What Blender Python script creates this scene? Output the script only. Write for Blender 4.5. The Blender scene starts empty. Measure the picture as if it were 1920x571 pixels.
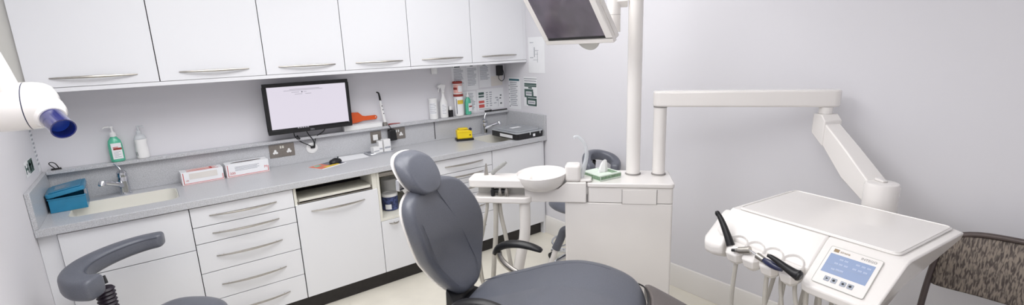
import bpy, bmesh, math, random
from mathutils import Vector, Matrix
PI = math.pi
col = bpy.context.scene.collection
random.seed(4)

# ------------------------------------------------------------------ materials
def mat(name, rgb, rough=.5, metal=0., coat=0., trans=0., spec=.5, noise=None, emit=None, bump=None, alpha=1.):
    m = bpy.data.materials.new(name); m.use_nodes = True
    nt = m.node_tree; b = nt.nodes['Principled BSDF']
    c = tuple(((x / 255) / 12.92 if x / 255 <= .04045 else ((x / 255 + .055) / 1.055) ** 2.4) for x in rgb) + (1,)
    b.inputs['Base Color'].default_value = c
    b.inputs['Roughness'].default_value = rough
    b.inputs['Metallic'].default_value = metal
    b.inputs['Coat Weight'].default_value = coat
    b.inputs['Coat Roughness'].default_value = .12
    b.inputs['Transmission Weight'].default_value = trans
    b.inputs['Specular IOR Level'].default_value = spec
    b.inputs['Alpha'].default_value = alpha
    if emit:
        e = tuple((x / 255) ** 2.2 for x in emit[0]) + (1,)
        b.inputs['Emission Color'].default_value = e
        b.inputs['Emission Strength'].default_value = emit[1]
    tc = nt.nodes.new('ShaderNodeTexCoord')
    if noise:                                   # (scale, amount, detail)
        n = nt.nodes.new('ShaderNodeTexNoise'); n.inputs['Scale'].default_value = noise[0]
        n.inputs['Detail'].default_value = noise[2] if len(noise) > 2 else 3
        r = nt.nodes.new('ShaderNodeValToRGB')
        a = noise[1]
        r.color_ramp.elements[0].position = .35; r.color_ramp.elements[1].position = .65
        r.color_ramp.elements[0].color = tuple(x * (1 - a) for x in c[:3]) + (1,)
        r.color_ramp.elements[1].color = tuple(min(1, x * (1 + a)) for x in c[:3]) + (1,)
        nt.links.new(tc.outputs['Object'], n.inputs['Vector'])
        nt.links.new(n.outputs['Fac'], r.inputs['Fac'])
        nt.links.new(r.outputs['Color'], b.inputs['Base Color'])
    if bump:
        n = nt.nodes.new('ShaderNodeTexNoise'); n.inputs['Scale'].default_value = bump[0]; n.inputs['Detail'].default_value = 4
        bp = nt.nodes.new('ShaderNodeBump'); bp.inputs['Strength'].default_value = bump[1]; bp.inputs['Distance'].default_value = .002
        nt.links.new(tc.outputs['Object'], n.inputs['Vector'])
        nt.links.new(n.outputs['Fac'], bp.inputs['Height'])
        nt.links.new(bp.outputs['Normal'], b.inputs['Normal'])
    return m

M = dict(
 wall=mat('wall_paint', (225, 224, 229), .85, bump=(60, .08)),
 ceil=mat('ceiling_paint', (240, 240, 240), .9),
 floor=mat('floor_vinyl', (232, 227, 214), .35, noise=(6, .035, 6), bump=(120, .05)),
 skirt=mat('skirting_gloss', (236, 233, 229), .35, bump=(30, .03)),
 cab=mat('white_laminate', (230, 231, 235), .32, coat=.25, bump=(20, .01)),
 carc=mat('carcass_gap_shade', (52, 52, 56), .7, noise=(30, .1)),  # carcass coloured dark so the shade in the door gaps shows
 cream=mat('cream_edge', (226, 224, 214), .45, noise=(20, .02)),
 dark=mat('black_plinth', (38, 34, 34), .5, noise=(40, .15)),
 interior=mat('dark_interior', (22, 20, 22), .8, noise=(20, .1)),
 top=mat('speckled_worktop', (192, 193, 197), .35, noise=(260, .2, 5), coat=.15),
 sink=mat('sink_white', (238, 236, 228), .25, coat=.4, noise=(8, .01)),
 steel=mat('brushed_steel', (176, 172, 166), .35, 1., noise=(80, .06)),
 chrome=mat('chrome', (215, 217, 222), .12, 1., noise=(30, .03)),
 plate=mat('socket_nickel', (150, 144, 138), .4, .9, noise=(120, .06)),
 white=mat('white_plastic', (240, 240, 240), .35, coat=.2, noise=(10, .008)),
 unit=mat('unit_plastic', (242, 238, 235), .22, coat=.5, noise=(5, .008)),
 unit2=mat('unit_grey_plastic', (214, 213, 208), .4, noise=(12, .01)),
 seam=mat('seam_grey', (150, 146, 144), .7, noise=(30, .05)),  # grey of panel joints, post collars and small lettering
 vinyl=mat('grey_upholstery', (96, 99, 109), .36, coat=.12, noise=(240, .07, 3), bump=(420, .25)),
 stitch=mat('upholstery_seam', (84, 88, 99), .5, noise=(200, .1)),
 cover=mat('taupe_cover', (104, 97, 95), .33, coat=.3, noise=(160, .06), bump=(300, .15)),
 black=mat('black_plastic', (24, 24, 27), .38, noise=(40, .15)),
 rubber=mat('black_bellows', (30, 18, 34), .45, noise=(60, .2)),
 hose=mat('grey_hose', (196, 192, 184), .5, noise=(30, .03)),
 paper=mat('paper', (240, 241, 244), .8, noise=(14, .01)),
 paper2=mat('paper_warm', (226, 221, 216), .8, noise=(14, .01)),
 ink=mat('print_grey', (172, 174, 182), .8, noise=(200, .2)),
 ink2=mat('print_dark', (92, 100, 102), .8, noise=(200, .3)),
 green=mat('print_green', (74, 98, 94), .8, noise=(80, .1)),
 signgreen=mat('sign_green', (88, 130, 112), .6, noise=(30, .05)),
 red=mat('print_red', (206, 92, 88), .7, noise=(60, .08)),
 teal=mat('print_teal', (64, 108, 120), .8, noise=(60, .08)),
 pink=mat('print_pink', (232, 178, 170), .7, noise=(60, .08)),
 brown=mat('glovebox_slot', (66, 48, 46), .8, noise=(60, .08)),
 soap=mat('green_soap', (88, 190, 158), .25, coat=.4, noise=(18, .04)),
 clear=mat('clear_plastic', (232, 236, 240), .2, coat=.3, noise=(15, .02), alpha=.55),
 lid=mat('translucent_lid', (196, 200, 206), .25, coat=.3, noise=(15, .04), alpha=.72),
 blue=mat('blue_plastic', (40, 132, 172), .35, coat=.2, noise=(22, .06)),
 cobalt=mat('cobalt_tube', (18, 28, 104), .12, coat=.8, noise=(12, .12)),
 cobalt2=mat('cobalt_inner', (44, 92, 225), .3, noise=(12, .1)),
 navy=mat('navy_handle', (34, 40, 74), .3, coat=.4, noise=(20, .1)),
 orange=mat('orange_acrylic', (224, 92, 34), .3, coat=.3, noise=(14, .04)),
 yellow=mat('yellow_plastic', (244, 214, 32), .4, noise=(14, .03)),
 redlid=mat('red_lid', (150, 52, 44), .45, noise=(30, .05)),
 gold=mat('print_yellow', (220, 190, 70), .6, noise=(30, .05)),
 tissue=mat('tissue_paper', (248, 248, 248), .9, noise=(40, .01)),
 tgreen=mat('tissue_box_green', (128, 156, 128), .6, noise=(90, .25)),
 tpale=mat('tissue_box_pale', (222, 234, 222), .6, noise=(40, .03)),
 tubblue=mat('tub_blue_print', (60, 70, 112), .5, noise=(50, .6, 1)),
 frame=mat('brown_frame', (92, 82, 80), .4, .3, noise=(40, .05)),
 glass=mat('diffuser', (250, 250, 250), .4, noise=(5, .01), emit=((255, 252, 248), 1.2)),
 screen=mat('lit_screen', (20, 20, 22), .3, noise=(3, .01), emit=((240, 233, 247), .64)),
 offscreen=None, uiscreen=mat('console_lcd', (40, 50, 70), .3, noise=(20, .05), emit=((178, 196, 234), .52)),
 uiprint=mat('console_glyphs', (60, 70, 90), .3, noise=(20, .05), emit=((214, 222, 246), .56)),
 button=mat('console_button', (160, 166, 178), .4, noise=(20, .05)),
 scrink=mat('screen_text', (20, 20, 22), .3, noise=(3, .01), emit=((196, 192, 204), .55)),
 hgrey=mat('grey_handpiece', (150, 150, 148), .4, noise=(20, .04)),
 logo=mat('logo_brown', (150, 128, 96), .5, noise=(30, .1)),
)
# switched-off monitor glass: dark, glossy, reflections painted in as faint mauve mottling
def offscreen():
    m = mat('dark_monitor_glass', (92, 84, 96), .07, coat=.8, noise=(7, .25, 2)); return m
M['offscreen'] = offscreen()
def fabric():
    m = bpy.data.materials.new('woven_fabric'); m.use_nodes = True; nt = m.node_tree; b = nt.nodes['Principled BSDF']
    tc = nt.nodes.new('ShaderNodeTexCoord'); mp = nt.nodes.new('ShaderNodeMapping')
    mp.inputs['Rotation'].default_value = (0, 0, 0)
    sx = nt.nodes.new('ShaderNodeSeparateXYZ'); cb = nt.nodes.new('ShaderNodeCombineXYZ')
    nt.links.new(tc.outputs['Object'], sx.inputs[0])
    nt.links.new(sx.outputs['Z'], cb.inputs['X']); nt.links.new(sx.outputs['Y'], cb.inputs['Y'])
    mp.inputs['Scale'].default_value = (38, 150, 38)
    nt.links.new(cb.outputs[0], mp.inputs['Vector'])
    nn = nt.nodes.new('ShaderNodeTexNoise'); nn.inputs['Scale'].default_value = 1; nn.inputs['Detail'].default_value = 1.5; nn.inputs['Distortion'].default_value = .6
    nt.links.new(mp.outputs[0], nn.inputs['Vector'])
    r = nt.nodes.new('ShaderNodeValToRGB'); r.color_ramp.elements[0].position = .36; r.color_ramp.elements[1].position = .64
    r.color_ramp.elements[0].color = (.085, .070, .064, 1); r.color_ramp.elements[1].color = (.31, .26, .215, 1)
    e = r.color_ramp.elements.new(.47); e.color = (.15, .125, .11, 1); e = r.color_ramp.elements.new(.53); e.color = (.25, .21, .18, 1)
    nt.links.new(nn.outputs['Fac'], r.inputs['Fac']); nt.links.new(r.outputs['Color'], b.inputs['Base Color']); b.inputs['Roughness'].default_value = .9
    bp = nt.nodes.new('ShaderNodeBump'); bp.inputs['Strength'].default_value = .5; bp.inputs['Distance'].default_value = .003
    nt.links.new(nn.outputs['Fac'], bp.inputs['Height']); nt.links.new(bp.outputs['Normal'], b.inputs['Normal'])
    return m
M['fabric'] = fabric()

# ------------------------------------------------------------------ mesh helpers
def smooth_closed(pts, sub=4, closed=True):
    out = []; n = len(pts); P = [Vector(p) for p in pts]
    rng = range(n) if closed else range(n - 1)
    for i in rng:
        if closed: a, b, c, d = P[(i - 1) % n], P[i], P[(i + 1) % n], P[(i + 2) % n]
        else: a, b, c, d = P[max(i - 1, 0)], P[i], P[i + 1], P[min(i + 2, n - 1)]
        for k in range(sub):
            t = k / sub
            out.append(.5 * ((2 * b) + (c - a) * t + (2 * a - 5 * b + 4 * c - d) * t * t + (3 * b - a - 3 * c + d) * t ** 3))
    if not closed: out.append(P[-1])
    return out

class B:
    def __init__(s): s.bm = bmesh.new()
    def face(s, vs, mi=0):
        try: f = s.bm.faces.new(vs); f.material_index = mi; return f
        except ValueError: return None
    def box(s, lo, hi, mi=0, m=None):
        c = [(x, y, z) for x in (lo[0], hi[0]) for y in (lo[1], hi[1]) for z in (lo[2], hi[2])]
        v = [s.bm.verts.new((m @ Vector(p)) if m else p) for p in c]
        for f in ((0, 1, 3, 2), (4, 6, 7, 5), (0, 4, 5, 1), (2, 3, 7, 6), (0, 2, 6, 4), (1, 5, 7, 3)): s.face([v[i] for i in f], mi)
        return s
    def poly(s, pts, vec, mi=0):                # extrude a 3-D polygon along a vector
        vec = Vector(vec)
        a = [s.bm.verts.new(Vector(p)) for p in pts]; b = [s.bm.verts.new(Vector(p) + vec) for p in pts]
        n = len(a); s.face(a[::-1], mi); s.face(b, mi)
        for i in range(n): s.face((a[i], a[(i + 1) % n], b[(i + 1) % n], b[i]), mi)
        return s
    def rings(s, R, caps=(1, 1), mi=0, closed=True):
        V = [[s.bm.verts.new(p) for p in r] for r in R]
        for a, b in zip(V, V[1:]):
            n = len(a)
            for i in range(n if closed else n - 1): s.face((a[i], a[(i + 1) % n], b[(i + 1) % n], b[i]), mi)
        if caps[0]: s.face(V[0][::-1], mi)
        if caps[1]: s.face(V[-1], mi)
        return s
    def tube(s, pts, r, n=10, sub=0, mi=0, flat=1., caps=(1, 1)):
        P = [Vector(p) for p in pts]
        if sub: P = smooth_closed(P, sub, False)
        L = len(P); R = []; up = None
        for i, p in enumerate(P):
            t = (P[min(i + 1, L - 1)] - P[max(i - 1, 0)]).normalized()
            if up is None:
                up = Vector((0, 0, 1)) if abs(t.z) < .9 else Vector((1, 0, 0))
            x = t.cross(up).normalized(); y = x.cross(t).normalized(); up = y
            f = i / max(L - 1, 1)
            rr = r(f) if callable(r) else (r[0] + (r[1] - r[0]) * f if isinstance(r, tuple) else r)
            R.append([p + x * rr * math.cos(2 * PI * k / n) + y * rr * flat * math.sin(2 * PI * k / n) for k in range(n)])
        return s.rings(R, caps, mi)
    def lathe(s, prof, o=(0, 0, 0), ax=(0, 0, 1), n=28, mi=0, sy=1., caps=(1, 1)):
        ax = Vector(ax).normalized(); h = Vector((1, 0, 0)) if abs(ax.x) < .9 else Vector((0, 1, 0))
        x = (h - ax * h.dot(ax)).normalized(); y = ax.cross(x); o = Vector(o)
        R = [[o + ax * z + x * max(r, 1e-4) * math.cos(2 * PI * k / n) + y * sy * max(r, 1e-4) * math.sin(2 * PI * k / n) for k in range(n)] for r, z in prof]
        return s.rings(R, caps, mi)
    def puff(s, outline, fn, T=.04, Tb=.02, rim=.2, dome=.01, mi=0, sub=4, nr=5, exp=1.):
        O = smooth_closed([(p[0], p[1], 0) for p in outline], sub)
        c = sum(O, Vector()) / len(O)
        prof = []
        for k in range(nr): a = PI / 2 * k / nr; prof.append((1 - rim + rim * math.sin(a), -Tb * math.cos(a)))
        for k in range(nr + 1): a = PI / 2 * k / nr; prof.append((1 - rim + rim * math.cos(a), T * math.sin(a)))
        e = 1 - rim
        for q in (.85, .7, .52, .35, .18, .04): prof.append((e * q, T + dome * (1 - q * q)))
        R = []
        back = [(e * q, -Tb) for q in (.04, .35, .7)]
        for sc, d in back + prof: R.append([fn(c.x + (p.x - c.x) * sc, c.y + (p.y - c.y) * sc, d) for p in O])
        return s.rings(R, (1, 1), mi)
    def rrect(s, x0, x1, y0, y1, z0, z1, r, mi=0, n=6, m=None):
        pts = rr(x0, x1, y0, y1, r, n)
        q = [Vector((p[0], p[1], z0)) for p in pts]; v = Vector((0, 0, z1 - z0))
        if m: q = [m @ p for p in q]; v = m.to_3x3() @ v
        return s.poly(q, v, mi)
    def build(s, name, mats, parent=None, smooth=35, bevel=0, seg=2, label=None, fix=True):
        me = bpy.data.meshes.new(name)
        bmesh.ops.remove_doubles(s.bm, verts=s.bm.verts, dist=1e-6)
        if fix: bmesh.ops.recalc_face_normals(s.bm, faces=s.bm.faces)
        s.bm.to_mesh(me); s.bm.free()
        for q in (mats if isinstance(mats, (list, tuple)) else [mats]): me.materials.append(M[q])
        for p in me.polygons: p.use_smooth = True
        me.set_sharp_from_angle(angle=math.radians(smooth))
        o = bpy.data.objects.new(name, me); col.objects.link(o)
        if parent: o.parent = parent
        if bevel:
            b = o.modifiers.new('Bevel', 'BEVEL'); b.width = bevel; b.segments = seg; b.limit_method = 'ANGLE'; b.angle_limit = math.radians(40)
        if label: o['label'] = label
        return o
def rr(x0, x1, y0, y1, r, n=6):
    out = []
    for cx, cy, a in ((x1 - r, y1 - r, 0), (x0 + r, y1 - r, 90), (x0 + r, y0 + r, 180), (x1 - r, y0 + r, 270)):
        for k in range(n + 1):
            t = math.radians(a + 90 * k / n); out.append((cx + r * math.cos(t), cy + r * math.sin(t)))
    return out
def thing(name, label, cat, loc=(0, 0, 0), rz=0, group=None):
    o = bpy.data.objects.new(name, None); col.objects.link(o); o.empty_display_size = .05
    o.location = loc; o.rotation_euler = (0, 0, rz); o['label'] = label; o['category'] = cat
    if group: o['group'] = group
    return o
def tag(o, label, cat, group=None):
    o['label'] = label; o['category'] = cat
    if group: o['group'] = group
    return o
def struct(o): o['kind'] = 'structure'; return o
def copy_tree(o, parent=None):
    c = o.copy(); col.objects.link(c)
    if parent: c.parent = parent
    for ch in list(o.children): copy_tree(ch, c)
    return c
def text(name, body, size, matrix, m, parent, depth=.0003, align='LEFT', sx=1.):
    cu = bpy.data.curves.new(name, 'FONT'); cu.body = body; cu.size = size; cu.extrude = depth; cu.align_x = align; cu.resolution_u = 3
    t = bpy.data.objects.new(name + '_tmp', cu); me = bpy.data.meshes.new_from_object(t)
    bpy.data.objects.remove(t); bpy.data.curves.remove(cu)
    me.transform(matrix @ Matrix.Diagonal((sx, 1, 1, 1)))
    me.materials.clear(); me.materials.append(M[m])
    o = bpy.data.objects.new(name, me); col.objects.link(o)
    if parent: o.parent = parent
    return o
def frame(o, x, y):                              # matrix with origin o, text direction x, up direction y
    x = Vector(x).normalized(); y = Vector(y).normalized(); z = x.cross(y)
    m = Matrix((x, y, z)).transposed().to_4x4(); m.translation = Vector(o); return m

# ------------------------------------------------------------------ the room
W, YB, YF, H = 3.23, .03, -4.7, 2.6
XL = -.021
struct(B().box((XL - .1, YF - .1, -.1), (W + .1, YB + .1, 0)).build('floor', 'floor'))
struct(B().box((XL - .1, YF - .1, H), (W + .1, YB + .1, H + .1)).build('ceiling', 'ceil'))
struct(B().box((XL - .1, YB, 0), (W + .1, YB + .1, H)).build('wall_back', 'wall'))
struct(B().box((W, YF, 0), (W + .1, YB, H)).build('wall_right', 'wall'))
struct(B().box((XL - .1, YF, 0), (XL, YB, H)).build('wall_left', 'wall'))
struct(B().box((XL - .1, YF - .1, 0), (W + .1, YF, H)).build('wall_front', 'wall'))
def skirt(name, pts, vec):
    struct(B().poly(pts, vec).build(name, 'skirt', bevel=.002))
prof = [(0, 0), (.016, 0), (.016, .135), (.011, .148), (.009, .157), (0, .162)]
skirt('baseboard_right', [(W - d, -.5, z) for d, z in prof], (0, YF + .5, 0))
skirt('baseboard_left', [(XL + d, -.56, z) for d, z in prof], (0, YF + .56, 0))
skirt('baseboard_front', [(0, YF + d, z) for d, z in prof], (W - .02, 0, 0))

# ------------------------------------------------------------------ bow handles
def handle(x0, x1, y, z, parent, out=.028):
    b = B(); n = 12; pts = []
    for k in range(n + 1):
        t = k / n; pts.append((x0 + (x1 - x0) * t, y - .002 - out * (1 - (2 * t - 1) ** 2) ** .8, z))
    b.tube(pts, lambda f: .0028 + .0035 * (1 - (2 * f - 1) ** 2), 8, flat=1.15)
    for x in (x0 + .035, x1 - .035): b.tube([(x, y, z), (x, y - .014, z)], .003, 6)
    return b.build('handle', 'steel', parent)
def front(name, x0, x1, z0, z1, y, parent, h=None, m='cab', t=.018):
    d = B().box((x0, y, z0), (x1, y + t, z1)).build(name, m, parent, bevel=.0012)
    if h: handle(h[0], h[1], y, h[2], d)
    return d

# ------------------------------------------------------------------ base cabinets (fronts at y=-.537)
YD = -.537; G = 'white base cabinets under the worktop'
def carcass(x0, x1, parent, m='carc', z0=.11, z1=.858, y0=-.518, y1=-.002):
    return B().box((x0 + .001, y0, z0), (x1 - .001, y1, z1)).build('carcass', m, parent)
def hollow(x0, x1, parent, m='carc', z0=.11, z1=.858, y0=-.518, y1=-.002, t=.016):
    b = B(); b.box((x0 + .001, y0, z0), (x0 + t, y1, z1)); b.box((x1 - t, y0, z0), (x1 - .001, y1, z1))
    b.box((x0 + t, y0, z0), (x1 - t, y1, z0 + t)); b.box((x0 + t, y1 - .008, z0 + t), (x1 - t, y1, z1))
    return b.build('carcass', m, parent)
c = thing('base_cabinet', 'white sink base cabinet with plain panel over door, under left basin', 'cabinet', group=G)
hollow(.052, .596, c); front('fascia_panel', .0535, .5935, .612, .853, YD, c); front('door', .0535, .5935, .115, .608, YD, c)
B().box((XL + .001, -.520, .0), (.050, -.487, .858)).build('filler_panel', 'cab', c)
c = thing('drawer_cabinet', 'white five-drawer base cabinet left of the cabinet with the slot', 'cabinet', group=G)
carcass(.597, 1.140, c)
for z0, z1, hz in ((.740, .853, .797), (.6405, .736, .690), (.461, .6365, .550), (.2855, .457, .370), (.115, .2815, .197)):
    front('drawer', .5975, 1.1375, z0, z1, YD, c, (.686, 1.040, hz))
c = thing('base_cabinet', 'white base cabinet with wide door and black keyboard slot above it', 'cabinet', group=G)
b = B(); b.box((1.144, -.518, .11), (1.680, -.002, .738)); b.build('carcass', 'carc', c)
b = B(); b.box((1.142, -.530, .738), (1.158, -.01, .858)); b.box((1.648, -.530, .738), (1.681, -.01, .858)); b.box((1.158, -.526, .851), (1.648, -.45, .858))
b.build('niche_frame', 'cream', c, bevel=.001)
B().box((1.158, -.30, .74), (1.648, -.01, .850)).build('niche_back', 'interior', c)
s_ = B().box((1.160, -.522, .760), (1.646, -.31, .776)).build('pull_out_shelf', 'cream', c, bevel=.002)
b = B(); b.box((1.160, -.528, .748), (1.646, -.515, .754)); b.box((1.164, -.53, .757), (1.170, -.522, .779)); b.box((1.637, -.53, .757), (1.643, -.522, .779)); b.build('shelf_rail', 'steel', c)
front('door', 1.1435, 1.6795, .115, .744, YD, c, (1.232, 1.583, .690))
c = thing('base_cabinet', 'white base cabinet with open niche over door, behind the chair headrest', 'cabinet', group=G)
carcass(1.682, 2.116, c, z1=.50)
b = B(); b.box((1.682, -.532, .50), (1.700, -.01, .858)); b.box((2.098, -.532, .50), (2.116, -.01, .858)); b.box((1.700, -.532, .50), (2.098, -.01, .517)); b.box((1.700, -.03, .517), (2.098, -.01, .858))
b.build('niche_frame', 'cream', c, bevel=.001)
B().box((1.700, -.536, .822), (2.098, -.520, .846)).build('steel_trim', 'steel', c, bevel=.002)
front('door', 1.6835, 2.1135, .115, .498, YD, c, (1.74, 1.81, .475))
c = thing('drawer_cabinet', 'white six-drawer base cabinet behind the assistant tray hoses', 'cabinet', group=G)
carcass(2.118, 2.652, c)
for z0, z1, hz in ((.744, .853, .798), (.684, .740, .71), (.642, .680, .66), (.545, .638, .60), (.466, .541, .505), (.36, .462, .43), (.115, .356, .25)):
    if z1 - z0 < .05: front('drawer', 2.119, 2.650, z0, z1, YD, c)
    else: front('drawer', 2.119, 2.650, z0, z1, YD, c, (2.215, 2.562, hz))
c = thing('base_cabinet', 'white base cabinet with plain full-height door, in the far right corner', 'cabinet', group=G)
hollow(2.656, 3.190, c); front('door', 2.6565, 3.186, .115, .853, YD, c)
B().box((3.190, -.53, .0), (3.210, -.05, .858)).build('filler_panel', 'cab', c)
b = B().box((.052, -.487, 0), (3.188, -.468, .109)); tag(b.build('plinth', 'dark'), 'black plinth board along the floor under the base cabinets', 'plinth')

# ------------------------------------------------------------------ worktop, splashbacks, sinks
wt = thing('worktop', 'speckled grey worktop with splashback ledge and two moulded white basins', 'worktop')
def slab():
    bm = bmesh.new(); E = []
    def loop(pts, z):
        v = [bm.verts.new((p[0], p[1], z)) for p in pts]; e = [bm.edges.new((v[i], v[(i + 1) % len(v)])) for i in range(len(v))]; return v, e
    rects = [[(XL + .001, -.557), (W - .001, -.557), (W - .001, -.001), (XL + .001, -.001)], rr(.088, .568, -.425, -.115, .055), rr(2.70, 3.14, -.47, -.12, .06)]
    allv = []; es = []
    for z in (.9, .86):
        vs = []; ee = []
        for r in rects: v, e = loop(r, z); vs.append(v); ee += e
        bmesh.ops.triangle_fill(bm, edges=ee, use_beauty=True); allv.append(vs)
    for a, b in zip(*allv):
        n = len(a)
        for i in range(n): bm.faces.new((a[i], a[(i + 1) % n], b[(i + 1) % n], b[i]))
    o = B(); o.bm.free(); o.bm = bm; return o
slab().build('slab', 'top', wt, bevel=.003)
def basin(x0, x1, y0, y1, r):
    b = B(); prof = ((-.010, .8592), (.0008, .8592), (.0008, .8992), (.004, .8992), (.005, .86), (.010, .80), (.024, .77), (.05, .762), (.12, .758), (.12, .752), (.045, .755), (.014, .764), (.0, .80), (-.010, .8592))
    R = [[(p[0], p[1], z) for p in rr(x0 + i, x1 - i, y0 + i, y1 - i, max(r - i * .3, .01), 6)] for i, z in prof]
    b.rings(R[:9], (0, 1)); b.rings(R[9:], (1, 0)); o = b.build('sink_basin', 'sink', wt, smooth=60, label='white moulded basin')
    B().lathe([(.028, 0), (.028, .004), (.018, .005), (.005, .002)], ((x0 + x1) / 2, (y0 + y1) / 2, .759), n=20).build('drain', 'chrome', o)
basin(.088, .568, -.425, -.115, .055); basin(2.70, 3.14, -.47, -.12, .06)
B().box((0, -.0005, .9), (3.21, YB - .001, 1.068)).build('splashback', 'top', wt)
B().box((0.0005, -.036, 1.068), (3.2095, YB - .001, 1.088)).build('ledge', 'top', wt, bevel=.002)
B().box((XL + .001, -.555, .9), (-.0005, YB - .001, 1.080)).build('side_splashback', 'top', wt, bevel=.002)
B().box((3.2105, -.555, .9), (W - .001, YB - .001, 1.080)).build('side_splashback', 'top', wt, bevel=.002)

# ------------------------------------------------------------------ wall cabinets
YU = -.31; ZU = 1.551
for i, (x0, x1, hx, lab) in enumerate((
    (.048, .588, (.139, .495), 'white wall cabinet at the far left end above the soap bottles'),
    (.588, 1.132, (.684, 1.040), 'white wall cabinet second from left, above the glove boxes'),
    (1.132, 1.627, (1.207, 1.564), 'white wall cabinet directly above the black computer monitor'),
    (1.627, 2.115, (1.703, 2.054), 'white wall cabinet right above the orange shield and curing light'),
    (2.115, 2.660, (2.210, 2.573), 'white wall cabinet right above the spray bottle and red-lidded tubs'),
    (2.660, 3.195, (2.758, 3.113), 'white wall cabinet in the right corner above the charger'))):
    c = thing('wall_cabinet', lab, 'cabinet', group='white wall cabinets above the worktop')
    B().box((x0 + .0005, YU + .019, ZU), (x1 - .0005, YB - .001, 2.45)).build('carcass', ['carc'], c)
    front('door', x0 + .0022, x1 - .0022, ZU, 2.45, YU, c, (hx[0], hx[1], 1.597))
    B().box((x0 + .001, YU + .03, ZU - .002), (x1 - .001, YB - .002, ZU)).build('underside_panel', 'cab', c)
    if i == 5: B().box((3.1955, YU + .004, ZU), (W - .001, YB - .002, 2.45)).build('end_filler', 'cab', c)
tag(B().box((.048, YU - .0, ZU - .024), (2.115, YU + .028, ZU - .0025)).build('pelmet', 'cab', bevel=.0015), 'long white pelmet strip under the four left wall cabinets', 'pelmet')
tag(B().box((2.117, YU + .004, ZU - .022), (W - .002, YU + .028, ZU - .0025)).build('pelmet', 'cab', bevel=.0015), 'short white pelmet strip under the two right wall cabinets', 'pelmet')
tag(B().box((XL + .001, YU + .03, ZU), (.047, YU + .048, 2.45)).build('filler_strip', 'unit2'), 'narrow grey filler strip between left wall and wall cabinet', 'panel')

# ------------------------------------------------------------------ taps
def tap(x, y, label, flip=1, ang=0.):
    t = thing('mixer_tap', label, 'tap', (x, y, .9), ang)
    B().lathe([(.031, 0), (.031, .006), (.026, .012), (.0255, .07), (.028, .085), (.0245, .104)], n=20).build('tap_body', 'chrome', t)
    B().tube([(-.005, -.01, .052), (-.035 * flip, -.045, .075), (-.075 * flip, -.085, .098), (-.085 * flip, -.10, .10)], (.015, .012), 12, 4).build('spout', 'chrome', t)
    B().lathe([(.014, 0), (.016, .006), (.016, .026), (.012, .03)], (-.085 * flip, -.10, .112), (-.25 * flip, -.3, -.8), n=16).build('aerator', 'chrome', t)
    b = B(); b.lathe([(.022, .098), (.0265, .106), (.025, .130), (.014, .142)], n=18); b.tube([(0, 0, .125), (-.006 * flip, .008, .155), (-.028 * flip, .014, .185)], (.0065, .004), 8, 3, flat=.7)
    b.build('lever', 'chrome', t); return t
tap(.322, -.062, 'chrome mixer tap behind the left basin')
tap(2.915, -.062, 'chrome mixer tap behind the right basin', -1)

# ------------------------------------------------------------------ bottles on the ledge
ZL = 1.0885
def pump_head(b, z, mi=0, r=.012, d=-1):
    b.lathe([(.016, z), (.016, z + .02), (.008, z + .028), (.005, z + .03), (.005, z + .05), (.010, z + .052), (.010, z + .06), (.003, z + .062)], n=16, mi=mi)
    b.tube([(0, 0, z + .056), (d * .03, 0, z + .058), (d * .04, 0, z + .05)], (.005, .0035), 8, 2, mi)
t = thing('soap_bottle', 'green pump bottle of hand scrub on the ledge behind the left tap', 'bottle', (.318, -.004, ZL), .1)
B().lathe([(.028, 0), (.034, .004), (.035, .06), (.034, .10), (.030, .125), (.018, .143), (.014, .148), (.014, .155)], sy=.72).build('bottle_body', 'soap', t)
b = B(); b.box((-.022, -.0262, .018), (.026, -.0246, .112), 0); b.box((-.014, -.0268, .072), (.026, -.0262, .084), 1); b.box((-.014, -.0268, .086), (.01, -.0262, .090), 2)
for k in range(5): b.box((-.014, -.0268, .028 + k * .008), (.018 - (k % 2) * .01, -.0262, .030 + k * .008), 3)
b.build('label', ['paper', 'redlid', 'red', 'ink'], t)
b = B(); pump_head(b, .150); b.build('pump', 'white', t)
t = thing('pump_bottle', 'clear pump bottle of white cream on the ledge right of the green one', 'bottle', (.440, -.004, ZL), .35)
B().lathe([(.028, 0), (.032, .004), (.032, .06), (.029, .09), (.032, .112), (.031, .116)], sy=.8, caps=(1, 1)).build('cream_fill', 'white', t)
B().lathe([(.032, .1165), (.032, .122), (.026, .138), (.014, .148), (.014, .153)], sy=.8).build('bottle_neck', 'clear', t)
b = B(); b.lathe([(.013, .153), (.013, .165), (.006, .17), (.0045, .19), (.009, .192), (.009, .198)], n=14); b.tube([(0, 0, .195), (.018, -.02, .196), (.022, -.026, .188)], .004, 8, 2); b.build('pump', 'clear', t)
B().box((-.031, -.012, .02), (-.0305, .012, .042)).build('label', 'ink2', t)
t = thing('bulldog_clip', 'black clip lying on the left end of the ledge', 'clip', (.042, -.004, ZL), .1)
b = B(); b.poly([(-.022, -.010, 0), (.024, -.010, 0), (.022, -.004, .008), (-.02, -.004, .008)], (0, .016, 0)); b.build('jaw', 'black', t, bevel=.001)
B().tube([(-.004, 0, .006), (-.024, 0, .036), (-.014, 0, .044), (.002, 0, .034), (.012, 0, .008)], .0026, 8, 3).build('wire_loop', 'black', t)

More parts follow.
